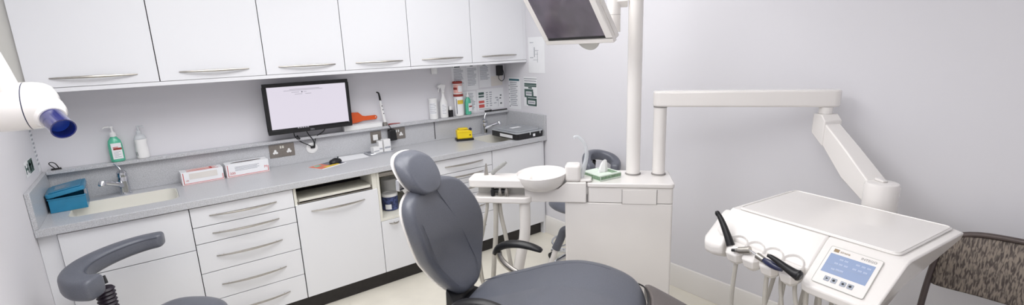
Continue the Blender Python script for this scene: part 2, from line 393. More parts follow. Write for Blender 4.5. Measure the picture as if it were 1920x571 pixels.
def tub(name, label, cat, x, h, r, y=-.002, z=ZL, lid='white', body='white', rz=0, group=None):
    t = thing(name, label, cat, (x, y, z), rz, group)
    B().lathe([(r - .003, 0), (r, .003), (r, h - .02)], n=32).build('tub_body', body, t)
    B().lathe([(r + .0015, h - .0195), (r + .0015, h - .003), (r - .001, h), (r * .7, h), (r * .68, h - .003)], n=32).build('lid', lid, t)
    return t
def wrap_label(t, r, z0, z1, a0, a1, mi_m, name='label', rows=0, rm='ink'):
    b = B(); n = 14
    def arc(a0, a1, z0, z1, r, mi):
        R = []
        for z in (z0, z1): R.append([(r * math.cos(a0 + (a1 - a0) * k / n), r * math.sin(a0 + (a1 - a0) * k / n), z) for k in range(n + 1)])
        b.rings(R, (0, 0), mi, closed=False)
    arc(a0, a1, z0, z1, r + .0006, 0)
    for k in range(rows):
        zz = z0 + (z1 - z0) * (k + .6) / (rows + .4); arc(a0 + .15, a1 - .15 - .3 * (k % 2), zz, zz + (z1 - z0) * .25 / rows, r + .001, 1)
    return b.build(name, [mi_m, rm], t)
F = -PI / 2 - .55
t = tub('wipes_tub', 'white wipes tub leftmost on the right part of the ledge', 'tub', 2.438, .178, .036)
wrap_label(t, .036, .045, .14, F - .9, F + .9, 'paper', rows=6)
t = thing('spray_bottle', 'white trigger spray bottle between the wipes tub and red-lidded tubs', 'bottle', (2.540, -.002, ZL), .1)
B().lathe([(.034, 0), (.038, .004), (.038, .10), (.036, .13), (.024, .16), (.014, .185), (.013, .21), (.014, .215)], sy=.8, n=28).build('bottle_body', 'white', t)
wrap_label(t, .034, .03, .12, F - .6, F + .6, 'paper', rows=6)
b = B(); b.lathe([(.016, .215), (.016, .235), (.011, .24)], n=16)
b.poly([(-.052, -.010, .262), (-.052, -.010, .278), (-.02, -.010, .290), (.024, -.010, .282), (.022, -.010, .262), (.012, -.010, .238), (-.012, -.010, .238), (-.018, -.010, .258)], (0, .020, 0))
b.build('spray_head', 'white', t, bevel=.002)
B().tube([(-.028, 0, .262), (-.040, 0, .245), (-.044, 0, .222)], .0045, 8, 3).build('trigger', 'white', t)
t = thing('dispenser', 'small black holder with white cap between spray bottle and red-lidded tubs', 'holder', (2.603, .004, ZL))
B().box((-.016, -.02, 0), (.020, .016, .058)).build('case', 'black', t, bevel=.003)
B().box((-.012, -.016, .0585), (.012, .012, .092)).build('cap', 'white', t, bevel=.004)
r2 = .042
t = tub('wipes_tub', 'tall red-lidded wipes tub, lower of the two stacked', 'tub', 2.692, .190, r2, -.0, lid='redlid', group='stacked red-lidded tubs')
wrap_label(t, r2, .01, .165, F - 1.0, F + 1.2, 'paper', rows=0)
wrap_label(t, r2 + .0006, .105, .14, F - .2, F + 1.2, 'gold', 'label_band')
wrap_label(t, r2 + .0006, .02, .15, F - .45, F - .33, 'navy', 'label_stripe')
t = tub('wipes_tub', 'short red-lidded tub stacked on top of the taller one', 'tub', 2.690, .110, r2, -.0, ZL + .1905, 'redlid', group='stacked red-lidded tubs')
wrap_label(t, r2, .01, .085, F - 1.0, F + 1.2, 'pink'); wrap_label(t, r2 + .0006, .04, .06, F - 1.0, F - .1, 'redlid', 'label_stripe'); wrap_label(t, r2 + .0006, .02, .075, F + .1, F + 1.1, 'paper', 'label_patch')
t = thing('soap_bottle', 'green bottle with white spout beside the stacked red-lidded tubs', 'bottle', (2.786, -.002, ZL), .2)
B().lathe([(.026, 0), (.031, .004), (.031, .11), (.026, .135), (.014, .15), (.012, .155)], sy=.7).build('bottle_body', 'soap', t)
b = B(); b.box((-.014, -.0232, .03), (.026, -.0215, .10)); b.box((-.010, -.0238, .066), (.026, -.0232, .078), 1); b.build('label', ['paper', 'redlid'], t)
B().lathe([(.014, .155), (.014, .168), (.008, .178), (.004, .205), (.002, .206)], n=14).build('spout', 'white', t)
# pens
tag(B().tube([(0, 0, 0), (.05, 0, 0), (.052, 0, 0), (.07, 0, 0)], lambda f: .008 if f < .6 else .010, 10).build('marker_pen', 'black'), 'short black marker on the ledge left of the long pen', 'pen').location = (2.955, -.018, ZL + .010)
o = tag(B().tube([(0, 0, 0), (.02, 0, 0), (.17, 0, 0), (.185, 0, 0)], lambda f: .0035 if f < .05 else .0058, 10).build('pen', 'black'), 'long black pen on the right end of the ledge', 'pen'); o.location = (3.02, -.018, ZL + .0065)

# ------------------------------------------------------------------ middle of ledge: white box, orange shield, curing light
t = thing('storage_box', 'long flat white box on the ledge right of the monitor', 'box', (0, 0, 0))
B().box((1.66, -.034, ZL), (1.962, .02, ZL + .036)).build('box_body', 'white', t, bevel=.003)
B().box((1.66, -.036, ZL + .0365), (1.962, .022, ZL + .042)).build('lid', 'cab', t, bevel=.001)
o = B().poly([(1.70, .016, 1.135), (1.735, .016, 1.1335), (1.79, .016, 1.137), (1.83, .016, 1.146), (1.928, .016, 1.146), (1.944, .016, 1.154), (1.945, .016, 1.170), (1.93, .016, 1.180), (1.85, .016, 1.180), (1.828, .016, 1.185), (1.796, .016, 1.215), (1.70, .016, 1.222)], (0, .003, 0)).build('light_shield', 'orange', bevel=.001)
tag(o, 'orange paddle-shaped light shield leaning above the flat white box', 'shield')
o2 = B().lathe([(.004, 0), (.004, .0045)], (1.932, .0155, 1.164), (0, 1, 0), n=12).build('hang_hole', 'white', o)
t = thing('curing_light', 'slim white curing light with curved black tip on the ledge', 'dental light', (1.993, -.012, ZL))
B().lathe([(.018, 0), (.020, .004), (.020, .022), (.013, .03)], n=20).build('dock', 'steel', t)
b = B(); b.tube([(0, 0, .028), (-.008, 0, .09), (-.018, 0, .16), (-.022, 0, .205)], lambda f: .0125 - .004 * f, 12, 3); b.build('handle', 'white', t)
b = B(); b.tube([(-.0205, 0, .2), (-.024, 0, .235), (-.03, 0, .262), (-.046, 0, .270)], (.0085, .0055), 10, 4); b.build('tip', 'black', t)
b = B(); [b.lathe([(.004, 0), (.004, .002)], (-.008 - k * .004, -.0125 + k * .0006, .10 + k * .03), (0, -1, 0), n=8) for k in range(3)]; b.build('buttons', 'black', t)
o = B().tube([(2.02, -.01, ZL + .006), (2.06, -.012, ZL + .008), (2.12, -.014, ZL + .006)], (.006, .003), 8, 3).build('spatula', 'redlid')
tag(o, 'small red-brown tip of a tool lying on the ledge by the curing light', 'tool')

# ------------------------------------------------------------------ computer monitor on the wall
t = thing('computer_monitor', 'black wide computer monitor with lit white screen above the worktop', 'monitor', (0, 0, 0))
x0, x1, z0, z1, ym = 1.134, 1.708, 1.135, 1.4815, -.085
b = B(); b.box((x0, ym, z0), (x1, ym + .022, z0 + .0265)); b.box((x0, ym, z1 - .024), (x1, ym + .022, z1)); b.box((x0, ym, z0 + .0265), (x0 + .024, ym + .022, z1 - .024)); b.box((x1 - .020, ym, z0 + .0265), (x1, ym + .022, z1 - .024))
b.build('bezel', 'black', t, bevel=.002)
B().box((x0 + .02, ym + .0222, z0 + .02), (x1 - .02, ym + .045, z1 - .02)).build('back_case', 'black', t, bevel=.006)
sc = B().box((x0 + .024, ym + .006, z0 + .0265), (x1 - .020, ym + .02, z1 - .024)).build('screen', 'screen', t)
b = B()
for zz, a, c_ in ((1.434, .17, .37), (1.426, .13, .39), (1.413, .18, .23), (1.413, .26, .28), (1.399, .20, .25), (1.399, .27, .31)): b.box((x0 + a, ym + .005, zz), (x0 + c_, ym + .0058, zz + .0035), 0)
b.box((x0 + .245, ym + .005, 1.411), (x0 + .253, ym + .0058, 1.418), 2)
b.box((x0 + .024, ym + .005, z0 + .0268), (x1 - .022, ym + .0058, z0 + .036), 1)
for k in range(5): b.box((x0 + .19 + k * .016, ym + .0042, z0 + .028), (x0 + .20 + k * .016, ym + .0049, z0 + .035), 0)
b.build('screen_content', ['scrink', 'black', 'ink2'], sc)
text('logo', 'DELL', .013, frame((1.421, ym - .0006, z0 + .008), (1, 0, 0), (0, 0, 1)), 'ink', t, align='CENTER')
b = B(); b.box((1.39, ym + .0455, 1.26), (1.45, YB - .0005, 1.34)); b.box((1.36, YB - .006, 1.22), (1.48, YB - .0005, 1.38)); b.build('wall_bracket', 'steel', t)
for pts in ([(1.30, ym + .03, 1.15), (1.305, -.04, 1.105), (1.34, -.03, 1.060), (1.40, -.02, 1.02), (1.425, -.012, 1.000)], [(1.38, ym + .03, 1.15), (1.395, -.045, 1.11), (1.43, -.03, 1.05), (1.432, -.012, 1.000)], [(1.52, ym + .03, 1.15), (1.505, -.045, 1.115), (1.45, -.03, 1.075), (1.437, -.012, 1.000)]):
    B().tube(pts, .0035, 8, 5).build('cable', 'black', t)
B().tube([(1.318, ym + .03, 1.105), (1.335, -.036, 1.08)], .007, 8).build('cable_plug', 'black', t)
t = thing('cable_outlet', 'round white cable outlet cover on splashback below the monitor', 'outlet', (1.42, -.001, .995))
B().lathe([(.040, 0), (.040, -.003), (.036, -.0055), (.02, -.006)], ax=(0, 1, 0), n=36).build('cover_disc', 'white', t)
B().box((-.012, -.016, 0), (.020, -.0062, .018)).build('brush_entry', 'black', t, bevel=.003)

# ------------------------------------------------------------------ sockets
def socket_face(b, cx, cz, s=1.):
    b.box((cx - .005 * s, -.0046, cz + .004), (cx + .005 * s, -.0036, cz + .017), 1)
    for dx in (-.014, .008): b.box((cx + dx * s, -.0046, cz - .012), (cx + (dx + .007) * s, -.0036, cz - .004), 1)
    for q in range(3):
        a = PI / 2 + 2 * PI * q / 3; b.lathe([(.0085, 0), (.0085, -.0012)], (cx + .0095 * math.cos(a), -.0036, cz + .0095 * math.sin(a)), (0, 1, 0), n=10, mi=0)
    b.lathe([(.007, 0), (.007, -.0014)], (cx, -.0036, cz), (0, 1, 0), n=8, mi=0)
t = thing('double_socket', 'brushed nickel double socket right of the glove boxes', 'socket', (1.216, -.001, 1.010))
B().box((-.083, -.0035, -.046), (.083, 0, .046)).build('plate', 'plate', t, bevel=.001)
b = B(); socket_face(b, -.045, -.008); socket_face(b, .045, -.008); b.build('socket_inserts', ['white', 'brown'], t)
b = B(); b.box((-.012, -.0065, .016), (-.002, -.0036, .034)); b.box((.003, -.0065, .016), (.013, -.0036, .034)); b.build('switches', 'cream', t)
t = thing('fused_outlet', 'brushed nickel single outlet with white insert above the small box tray', 'socket', (1.911, -.001, 1.007))
B().box((-.044, -.0035, -.046), (.044, 0, .046)).build('plate', 'plate', t, bevel=.001)
b = B(); b.box((-.026, -.006, -.024), (.014, -.0036, .020)); b.box((.016, -.008, -.012), (.026, -.0036, .012), 1); b.build('insert', ['white', 'plate'], t)
t = thing('double_socket', 'brushed nickel double socket behind the black plug-in adapter', 'socket', (2.088, -.001, 1.010))
B().box((-.074, -.0035, -.046), (.074, 0, .046)).build('plate', 'plate', t, bevel=.001)
b = B(); socket_face(b, .036, -.008); socket_face(b, -.042, -.008); b.build('socket_inserts', ['white', 'brown'], t)
b = B(); b.box((.010, -.0065, .012), (.020, -.0036, .032)); b.box((-.010, -.0065, .012), (.0, -.0036, .032)); b.build('switches', 'white', t)
t = thing('power_adapter', 'black plug-in power adapter in the middle of the splashback', 'adapter', (2.038, -.006, 1.012))
B().poly([(-.030, 0, .040), (.026, 0, .040), (.034, 0, -.046), (-.032, 0, -.046)], (0, -.042, 0)).build('case', 'black', t, bevel=.005)
B().tube([(-.01, -.03, .040), (-.016, -.038, .062), (-.03, -.034, .085)], .003, 8, 3).build('cable', 'black', t)
tag(B().box((2.433, -.0035, .915), (2.4385, -.0008, 1.066)).build('cable_strip', 'black'), 'thin black vertical cable strip on the splashback under wipes tub', 'cable')

# ------------------------------------------------------------------ worktop clutter
ZT = .9008
def glove(loc, rz, w, d, h, label, dark, marks):
    t = thing('glove_box', label, 'box', (loc[0], loc[1], ZT), rz, 'disposable glove boxes')
    b = B(); b.box((0, 0, 0), (w, d, h)); b.build('carton', 'paper', t, bevel=.001)
    b = B()
    b.box((.008, -.0006, .006), (w - .004, 0, .009)); b.box((.008, -.0006, .006), (.012, 0, h - .004))
    b.box((w - .008, -.0006, .006), (w - .004, 0, h * .5)); b.box((.0, -.0006, 0), (w, 0, .002), 1)
    b.box((-.0006, .004, .003), (0, .008, h - .004)); b.box((-.0006, .004, .003), (0, d - .004, .006), 1)
    for k in range(4): b.box((w * .2, -.0006, h * .45 + k * .008), (w * (.72 + .05 * (k % 2)), 0, h * .45 + k * .008 + .003), 2)
    b.box((w * .18, -.0009, h * .40), (w * .85, -.0006, h * .86), 3) if not dark else None
    b.build('print', ['red', 'pink', 'ink', 'paper2'], t)
    b = B(); n = 20
    b.poly([(w * .5 + w * .36 * math.cos(2 * PI * k / n), d * .45 + d * (.13 if dark else .2) * math.sin(2 * PI * k / n), h + .0002) for k in range(n)], (0, 0, .0008)); b.build('slot', 'brown' if dark else 'pink', t)
    if not dark:
        b = B(); b.box((w * .14, d * .10, h + .0004), (w * .9, d * .18, h + .001)); b.box((w * .14, d * .78, h + .0004), (w * .9, d * .83, h + .001)); b.box((w * .70, d * .18, h + .001), (w * .76, d * .8, h + .0016)); b.build('slot_border', 'red', t)
    for s, x, z, sz in marks: text('print_lettering', s, sz, frame((x, -.001, z), (1, 0, 0), (0, 0, 1)), 'red', t)
    return t
glove((.602, -.125), .045, .228, .10, .080, 'white and red glove box left of its twin, beside the left basin', False, (('100', .018, .022, .012), ('M', .04, .05, .001)))
glove((.845, -.118), .035, .255, .10, .086, 'white and red glove box marked 200, under the socket', True, (('200', .018, .018, .022), ('M', .225, .030, .024)))
t = thing('storage_box', 'blue plastic box with ajar lid at the left end of worktop', 'box', (.012, -.262, ZT), .03)
b = B(); b.box((0, 0, .0), (.150, .006, .075)); b.box((0, .006, 0), (.006, .204, .075)); b.box((.144, .006, 0), (.150, .204, .075)); b.box((.006, .204, 0), (.144, .210, .075)); b.box((.006, .006, 0), (.144, .204, .006)); b.box((-.003, -.003, .070), (.153, -.0002, .076))
b.build('box_body', 'blue', t, bevel=.003)
m = Matrix.Translation((-.003, 0, .078)) @ Matrix.Rotation(math.radians(-9), 4, 'Y')
b = B(); b.rrect(-.002, .160, -.004, .214, 0, .022, .014, m=m); b.rrect(.012, .146, .010, .20, .022, .027, .012, m=m); l_ = b.build('lid', 'blue', t, bevel=.003)
b = B()
for k in range(5): b.box((.035, .06 + k * .02, .0272), (.10 - .02 * (k % 2), .068 + k * .02, .0276), 0, m)
b.build('lid_lettering', 'blue' if False else 'ink', l_)
m2 = Matrix.Translation((.146, .03, .07))
for yy in (0, .14): B().box((0, yy, 0), (.010, yy + .012, .030), 0, m2).build('latch', 'ink', t)
# magazine, mouse, papers
t = thing('magazine', 'colourful printed leaflet under the black mouse', 'leaflet', (1.45, -.24, ZT), .42)
B().box((-.105, -.075, 0), (.105, .075, .002)).build('pages', 'paper', t)
b = B(); b.box((-.104, -.06, .0021), (.0, .074, .0026), 0); b.box((0, -.06, .0021), (.104, .074, .0026), 1); b.box((-.06, -.06, .0027), (.06, -.02, .003), 2); b.box((-.08, .02, .0027), (-.03, .06, .003), 3)
b.build('cover_print', ['orange', 'navy', 'gold', 'soap'], t)
t = thing('computer_mouse', 'small black computer mouse on the colourful leaflet', 'mouse', (1.512, -.215, ZT + .0032), .5)
B().puff([(-.05, 0), (-.035, -.026), (0, -.031), (.035, -.027), (.052, 0), (.035, .027), (0, .031), (-.035, .026)], lambda u, v, d: (u, v, .005 + d), .022, .004, .5, .008).build('mouse_body', 'black', t)
B().lathe([(.006, -.003), (.0075, 0), (.006, .003)], (.028, 0, .033), (0, 1, 0), n=12).build('scroll_wheel', 'ink2', t)
tag(B().poly([(1.558, -.205, ZT), (1.766, -.198, ZT), (1.775, -.05, ZT), (1.575, -.03, ZT)], (0, 0, .001)).build('paper_sheet', 'paper'), 'white sheet of paper on worktop between leaflet and small tray', 'paper')
# small steel tray with white cartons
t = thing('tray', 'small steel tray under the outlet in the middle of worktop', 'tray', (1.885, -.105, ZT), .08)
b = B(); b.rrect(-.10, .10, -.06, .06, 0, .003, .012); b.build('tray_base', 'chrome', t)
b = B(); b.tube([(p[0], p[1], .008) for p in rr(-.10, .10, -.06, .06, .012, 4)] + [(.10, .048, .008)], .004, 6); b.build('rim', 'chrome', t)
for x, y, w, d, h, rz, lab in ((1.855, -.105, .05, .05, .048, .1, 'small low white carton at the left of the steel tray'), (1.898, -.095, .03, .06, .086, -.08, 'thin upright white carton between two others on the tray'), (1.948, -.098, .058, .05, .094, .12, 'tallest white carton at the right of the steel tray')):
    c_ = thing('carton', lab, 'box', (x, y, ZT + .0036), rz, 'small white cartons on the steel tray')
    B().box((-w / 2, -d / 2, 0), (w / 2, d / 2, h)).build('carton_body', 'white', c_, bevel=.002)
    B().box((-w / 2 + .004, -d / 2 - .0006, h * .25), (w / 2 - .004, -d / 2 - .0001, h * .4)).build('print', 'ink', c_)
# yellow box on black tray
t = thing('sharps_box', 'yellow plastic box on a black base between the two sinks', 'box', (2.628, -.165, ZT), -.35)
B().rrect(-.075, .075, -.052, .052, 0, .016, .01).build('base_tray', 'black', t, bevel=.002)
b = B(); b.poly([(-.064, -.036, .0165), (.066, -.036, .0165), (.062, -.036, .078), (.03, -.036, .086), (-.058, -.036, .092), (-.066, -.036, .080)], (0, .072, 0)); b.build('case', 'yellow', t, bevel=.004)
b = B(); b.rrect(-.05, .03, -.028, .028, .0925, .104, .008); b.box((-.068, -.0385, .070), (.066, -.0362, .075)); b.build('lid', 'yellow', t, bevel=.002)
B().lathe([(.013, 0), (.013, .014), (.009, .018)], (.052, -.005, .084), (.5, -.2, .8), n=14).build('black_knob', 'navy', t)
B().lathe([(.006, 0), (.006, .002)], (.045, -.0362, .045), (0, -1, 0), n=10).build('emblem', 'black', t)
# lidded black box over right basin
t = thing('storage_box', 'black box with clear lid over the right basin', 'box', (3.055, -.340, ZT), .0)
b = B(); b.rrect(-.145, .150, -.20, .18, .0, .048, .03); b.build('box_body', 'black', t, bevel=.003)
b = B(); b.rrect(-.150, .153, -.205, .185, .0485, .060, .032); b.rrect(-.125, .130, -.18, .16, .060, .070, .03); l_ = b.build('lid', 'lid', t, bevel=.003)
b = B(); b.box((-.05, -.02, .0702), (.05, .03, .0706)); b.build('lid_sticker', 'paper', l_)
B().box((-.1456, -.14, .010), (-.1452, .04, .036)).build('sticker', 'paper', t); B().box((.03, -.2006, .012), (.055, -.2002, .034)).build('sticker', 'paper', t)
for x in (-.01, .10): B().box((x, -.210, .030), (x + .008, -.2055, .058)).build('clip', 'clear', t, bevel=.001)
# tub inside niche
t = tub('wipes_tub', 'white-lidded tub with dark blue print in the open niche', 'tub', 1.832, .125, .058, -.36, .518, 'white', 'tubblue')
wrap_label(t, .058, .012, .05, F - .5, F + .3, 'paper')
t = thing('paper_roll', 'white paper roll behind the blue tub in the niche', 'roll', (1.90, -.20, .5175))
B().lathe([(.02, 0), (.058, 0), (.06, .003), (.06, .187), (.058, .19), (.02, .19), (.02, .18)], n=30).build('roll_body', 'white', t)
tag(B().box((1.99, -.45, .518), (2.09, -.30, .60)).build('carton', 'ink2', bevel=.002), 'grey carton at the right side inside the niche', 'box')

# ------------------------------------------------------------------ under-cabinet bits and charger
tag(B().poly([(2.456, .004, 1.462), (2.506, .004, 1.462), (2.514, .004, ZU - .003), (2.452, .004, ZU - .003)], (0, .024, 0)).build('cup_dispenser', 'white', bevel=.005), 'small white holder on the wall under the wall cabinet above wipes tub', 'holder')
t = thing('charger', 'black plug-in charger on the wall in the corner under the cabinet', 'charger', (3.155, .029, 1.455))
B().box((-.026, -.045, -.046), (.028, 0, .046)).build('case', 'black', t, bevel=.005)
B().tube([(-.012, -.025, -.044), (-.014, -.028, -.075), (.02, -.028, -.098), (.05, -.026, -.070), (.046, -.02, -.01), (.03, -.015, .045)], .003, 8, 5).build('cable', 'black', t)
tag(B().lathe([(.006, 0), (.007, -.006), (.003, -.01)], ax=(0, 1, 0), n=12).build('wall_hook', 'black'), 'tiny black hook at the top of the pinned papers', 'hook').location = (2.665, .029, 1.518)

# ------------------------------------------------------------------ papers
def sheet(label, pl, u0, u1, z0, z1, content, m='paper', cat='notice', d=.0012, group='paper notices on the walls'):
    # pl 'b': back wall (u=x); 'r': right wall (u = -y), 'l': left wall (u=y)
    def bx(b, ua, ub, za, zb, k, mi):
        a0, a1 = (YB - .0005 - k, YB - .0005 - k + .0008) if pl == 'b' else ((W - .0005 - k, W - .0005 - k + .0008) if pl == 'r' else (XL + .0005 + k - .0008, XL + .0005 + k))
        if pl == 'b': b.box((ua, a0, za), (ub, a1, zb), mi)
        elif pl == 'r': b.box((a0, -ub, za), (a1, -ua, zb), mi)
        else: b.box((a0, ua, za), (a1, ub, zb), mi)
    t = thing('paper_notice', label, cat, group=group)
    b = B(); bx(b, u0, u1, z0, z1, .0012, 0); b.build('sheet', m, t)
    w = u1 - u0; h = z1 - z0; b = B()
    for (a, c, e, f, mi) in content: bx(b, u0 + a * w, u0 + c * w, z0 + e * h, z0 + f * h, .0021, mi)
    b.build('print', ['ink', 'ink2', 'green', 'red', 'teal', 'paper'], t)
    return t
def lines(a, c, e, f, n, mi=0, seed=1):
    r = random.Random(seed); out = []
    for k in range(n):
        z = f - (f - e) * (k + .5) / n; out.append((a, a + (c - a) * r.uniform(.7, 1), z, z + (f - e) / n * .45, mi))
    return out
sheet('plain typed notice, upper left of the back-wall papers behind red lids', 'b', 2.655, 2.800, 1.30, 1.528, [(.2, .6, .90, .94, 1)] + lines(.15, .85, .2, .85, 12))
sheet('typed notice hung between two others above the green bottle', 'b', 2.803, 2.928, 1.30, 1.526, [(.35, .6, .92, .95, 1)] + lines(.1, .9, .15, .85, 12, 0, 2))
sheet('typed notice right of the narrow gap, left of the black charger', 'b', 2.938, 3.068, 1.312, 1.526, [(.35, .6, .92, .96, 1)] + lines(.1, .9, .3, .88, 12, 0, 3))
sheet('beige blank card under the black charger', 'b', 3.071, 3.200, 1.316, 1.405, [], 'paper2')
sheet('typed notice behind the green bottle, lower left of the papers', 'b', 2.73, 2.895, 1.10, 1.290, lines(.35, .95, .1, .9, 12, 0, 4))
sheet('wide white chart with green and red block, above the pens', 'b', 2.905, 3.205, 1.105, 1.295,
      [(.06, .26, .74, .86, 2), (.06, .26, .62, .70, 2), (.06, .26, .34, .46, 3), (.06, .26, .12, .28, 3), (.06, .5, .04, .055, 1)] + lines(.33, .42, .1, .85, 7, 0, 5) + lines(.46, .56, .1, .85, 7, 0, 6) +
      [(.68, .78, .5, .56, 0), (.72, .8, .38, .44, 0), (.86, .92, .6, .66, 1), (.84, .9, .46, .52, 1), (.86, .93, .2, .27, 1), (.62, .72, .26, .30, 0), (.78, .79, .1, .5, 0)])
sheet('pale blue chart with dark teal header on the right wall by corner', 'r', .030, .205, 1.098, 1.388, [(.05, .92, .90, .96, 4), (.04, .10, .06, .10, 1)] + lines(.12, .85, .08, .86, 13, 0, 7) + [(.02, .06, .2 + .13 * k, .24 + .13 * k, 1) for k in range(5)])
sheet('chart of dark green and white blocks, right of the teal-headed one', 'r', .255, .440, 1.140, 1.402,
      [(.02, .98, .92, .935, 1), (.05, .95, .84, .87, 0), (.05, .95, .72, .78, 2), (.05, .95, .66, .71, 2), (.35, .62, .60, .65, 2), (.05, .7, .50, .58, 2), (.05, .15, .36, .50, 2), (.6, .72, .36, .50, 2), (.05, .95, .30, .36, 2), (.2, .30, .05, .30, 2), (.3, .95, .20, .28, 2), (.3, .95, .02, .08, 2), (.85, .95, .05, .22, 2), (.18, .58, .40, .47, 0), (.36, .8, .11, .17, 0)])
sheet('blank-looking white plan on the right wall above the green chart', 'r', .335, .552, 1.435, 1.738,
      [(.1, .32, .84, .86, 0), (.1, .30, .42, .44, 0), (.35, .40, .45, .72, 0), (.42, .62, .62, .635, 0), (.42, .60, .52, .53, 0), (.55, .57, .3, .6, 0), (.30, .55, .36, .37, 0)])
t = sheet('tall typed notice on the left wall under the x-ray head', 'l', -.060, .008, 1.095, 1.345, lines(.15, .9, .1, .92, 9, 0, 8))
t = sheet('small green and white fire sign on the left wall', 'l', -.385, -.165, 1.125, 1.200, [(.45, .96, .06, .94, 2), (.55, .63, .2, .8, 5), (.50, .72, .55, .68, 5), (.80, .88, .2, .8, 5), (.06, .12, .2, .8, 2), (.12, .38, .42, .58, 2), (.30, .38, .2, .8, 2)])

# ------------------------------------------------------------------ water unit (local frame: x along its front, y away from the front)
RU = math.radians(-48)
UL = Vector((2.27, -1.965, 0))
def ul(x, y, z): a = RU; return Vector((UL.x + x * math.cos(a) - y * math.sin(a), UL.y + x * math.sin(a) + y * math.cos(a), z))
wu = thing('dental_water_unit', 'white dental water unit cabinet carrying spittoon bowl, poles and swing arm', 'dental unit', UL, RU)
b = B(); b.rrect(-.12, .431, .0, .26, .02, .850, .012); b.build('cabinet_body', 'unit', wu, bevel=.003)
b = B(); b.rrect(.0, .431, .0, .26, .853, .934, .014); b.build('upper_panel', 'unit', wu, bevel=.002)
B().box((-.10, .012, 0), (.42, .25, .02)).build('floor_plinth', 'black', wu)
b = B(); b.rrect(-.006, .437, -.006, .268, .935, .960, .022); b.build('top_cover', 'unit', wu, bevel=.006, seg=3)
b = B(); b.box((.178, -.004, .850), (.349, -.0003, .924)); o = b.build('service_panel', 'unit', wu, bevel=.001)
b = B(); b.box((.175, -.0015, .847), (.1775, 0, .927)); b.box((.3495, -.0015, .847), (.352, 0, .927)); b.build('panel_gap', 'seam', o)
B().box((-.0012, -.001, .853), (.0003, -.0002, .934)).build('panel_seam', 'seam', wu)
B().box((.10, -.0008, .500), (.113, -.0003, .503)).build('chip_mark', 'tissue', wu)
# spittoon arm block + bowl
b = B(); b.poly([(-.335, -.012, .852), (-.0065, -.012, .852), (-.0065, -.012, .963), (-.11, -.012, .963), (-.155, -.012, .925), (-.335, -.012, .925)], (0, .17, 0))
b.build('spittoon_block', 'unit', wu, bevel=.006, seg=3)
bw = B(); R_ = .137
bw.lathe([(.06, -.085), (.09, -.078), (.118, -.055), (.132, -.025), (R_, -.004), (R_ + .001, .004), (R_ - .004, .006), (.122, -.012), (.098, -.040), (.06, -.055), (.02, -.060), (.004, -.061)], (-.248, .035, .998), (-.05, -.03, 1), n=48)
o = bw.build('spittoon_bowl', 'unit', wu, smooth=60)
B().lathe([(.02, 0), (.02, .003), (.006, .001)], (-.240, .037, .940), n=20).build('bowl_drain', 'steel', o)
b = B()
b.rrect(-.118, -.036, -.010, .075, .9635, 1.055, .02); b.build('bowl_tower', 'unit', wu, bevel=.014, seg=4)
B().tube([(-.036, .05, .965), (-.020, .055, 1.03), (-.006, .055, 1.10), (-.018, .05, 1.16), (-.045, .045, 1.192), (-.066, .04, 1.196), (-.070, .04, 1.188)], (.013, .0065), 12, 5).build('cup_filler_spout', 'clear', wu)
b = B(); b.rrect(-.045, .02, .0, .14, .9635, .975, .015); b.build('cup_shelf', 'unit', wu, bevel=.003)
# assistant holder
b = B(); b.rrect(-.635, -.30, -.055, .085, .938, .985, .03); b.build('assistant_tray', 'unit', wu, bevel=.008, seg=3, label='white flat upper tray slab')
b = B(); b.rrect(-.612, -.295, -.045, .075, .848, .884, .045); b.build('assistant_holder', 'unit', wu, bevel=.008, seg=3, label='white lower holder slab')
b = B(); b.box((-.60, .03, .884), (-.32, .06, .938)); b.build('holder_web', 'unit2', wu)
B().tube([(-.338, .0, .85), (-.338, .0, .74), (-.345, .0, .64), (-.365, .0, .55), (-.385, .0, .44), (-.40, .0, .24), (-.34, .02, .10), (-.15, .06, .05), (-.11, .1, .05)], .030, 18, 6).build('support_column', 'unit', wu)
for x, z0_ in ((-.505, .885), (-.465, .885), (-.43, .885)):
    o = B().lathe([(.010, 0), (.012, .01), (.012, .03), (.008, .036), (.008, .052)], (x, -.025, z0_), n=14).build('hose_coupling', 'black' if x < -.5 else 'steel', wu)
B().tube([(-.512, -.02, .912), (-.47, -.022, .914), (-.44, -.02, .912)], .012, 10).build('suction_coupling', 'black', wu)
b = B(); b.tube([(-.553, .04, .985), (-.553, .04, 1.005), (-.552, .04, 1.028), (-.551, .04, 1.048)], lambda f: .009 * (1 - f) + .0035, 10); o = b.build('scaler_handpiece', 'steel', None)
def to_unit(o): o.location = UL; o.rotation_euler = (0, 0, RU); return o
tag(to_unit(o), 'thin pointed steel scaler standing up behind the assistant tray', 'dental tool')
b = B(); b.tube([(-.523, .05, .99), (-.50, .05, 1.01), (-.452, .05, 1.045)], (.0125, .010), 12); b.tube([(-.452, .05, 1.045), (-.440, .05, 1.054)], .0075, 12); o = b.build('suction_handpiece', 'hgrey')
tag(to_unit(o), 'grey cylindrical suction handpiece tilted right behind the assistant tray', 'dental tool')
for pts, r in (([(-.595, -.02, .85), (-.597, -.02, .78), (-.602, -.03, .74), (-.62, -.02, .5), (-.58, .0, .30), (-.46, .02, .12), (-.2, .05, .06), (-.118, .06, .06)], .0055),
               ([(-.54, -.02, .85), (-.545, -.02, .80), (-.572, -.02, .68), (-.60, -.02, .52), (-.57, .0, .28), (-.44, .02, .10), (-.2, .07, .05), (-.118, .08, .05)], .009),
               ([(-.495, -.02, .85), (-.495, -.02, .78), (-.503, -.02, .64), (-.520, -.02, .48), (-.53, .0, .25), (-.42, .03, .10), (-.2, .09, .05), (-.118, .1, .05)], .0135),
               ([(-.478, .0, .85), (-.47, .0, .76), (-.452, .0, .66), (-.43, .0, .50), (-.40, .02, .25), (-.3, .05, .10), (-.2, .11, .05), (-.118, .12, .05)], .0115)):
    B().tube(pts, r, 10, 5).build('hose', 'hose', wu)
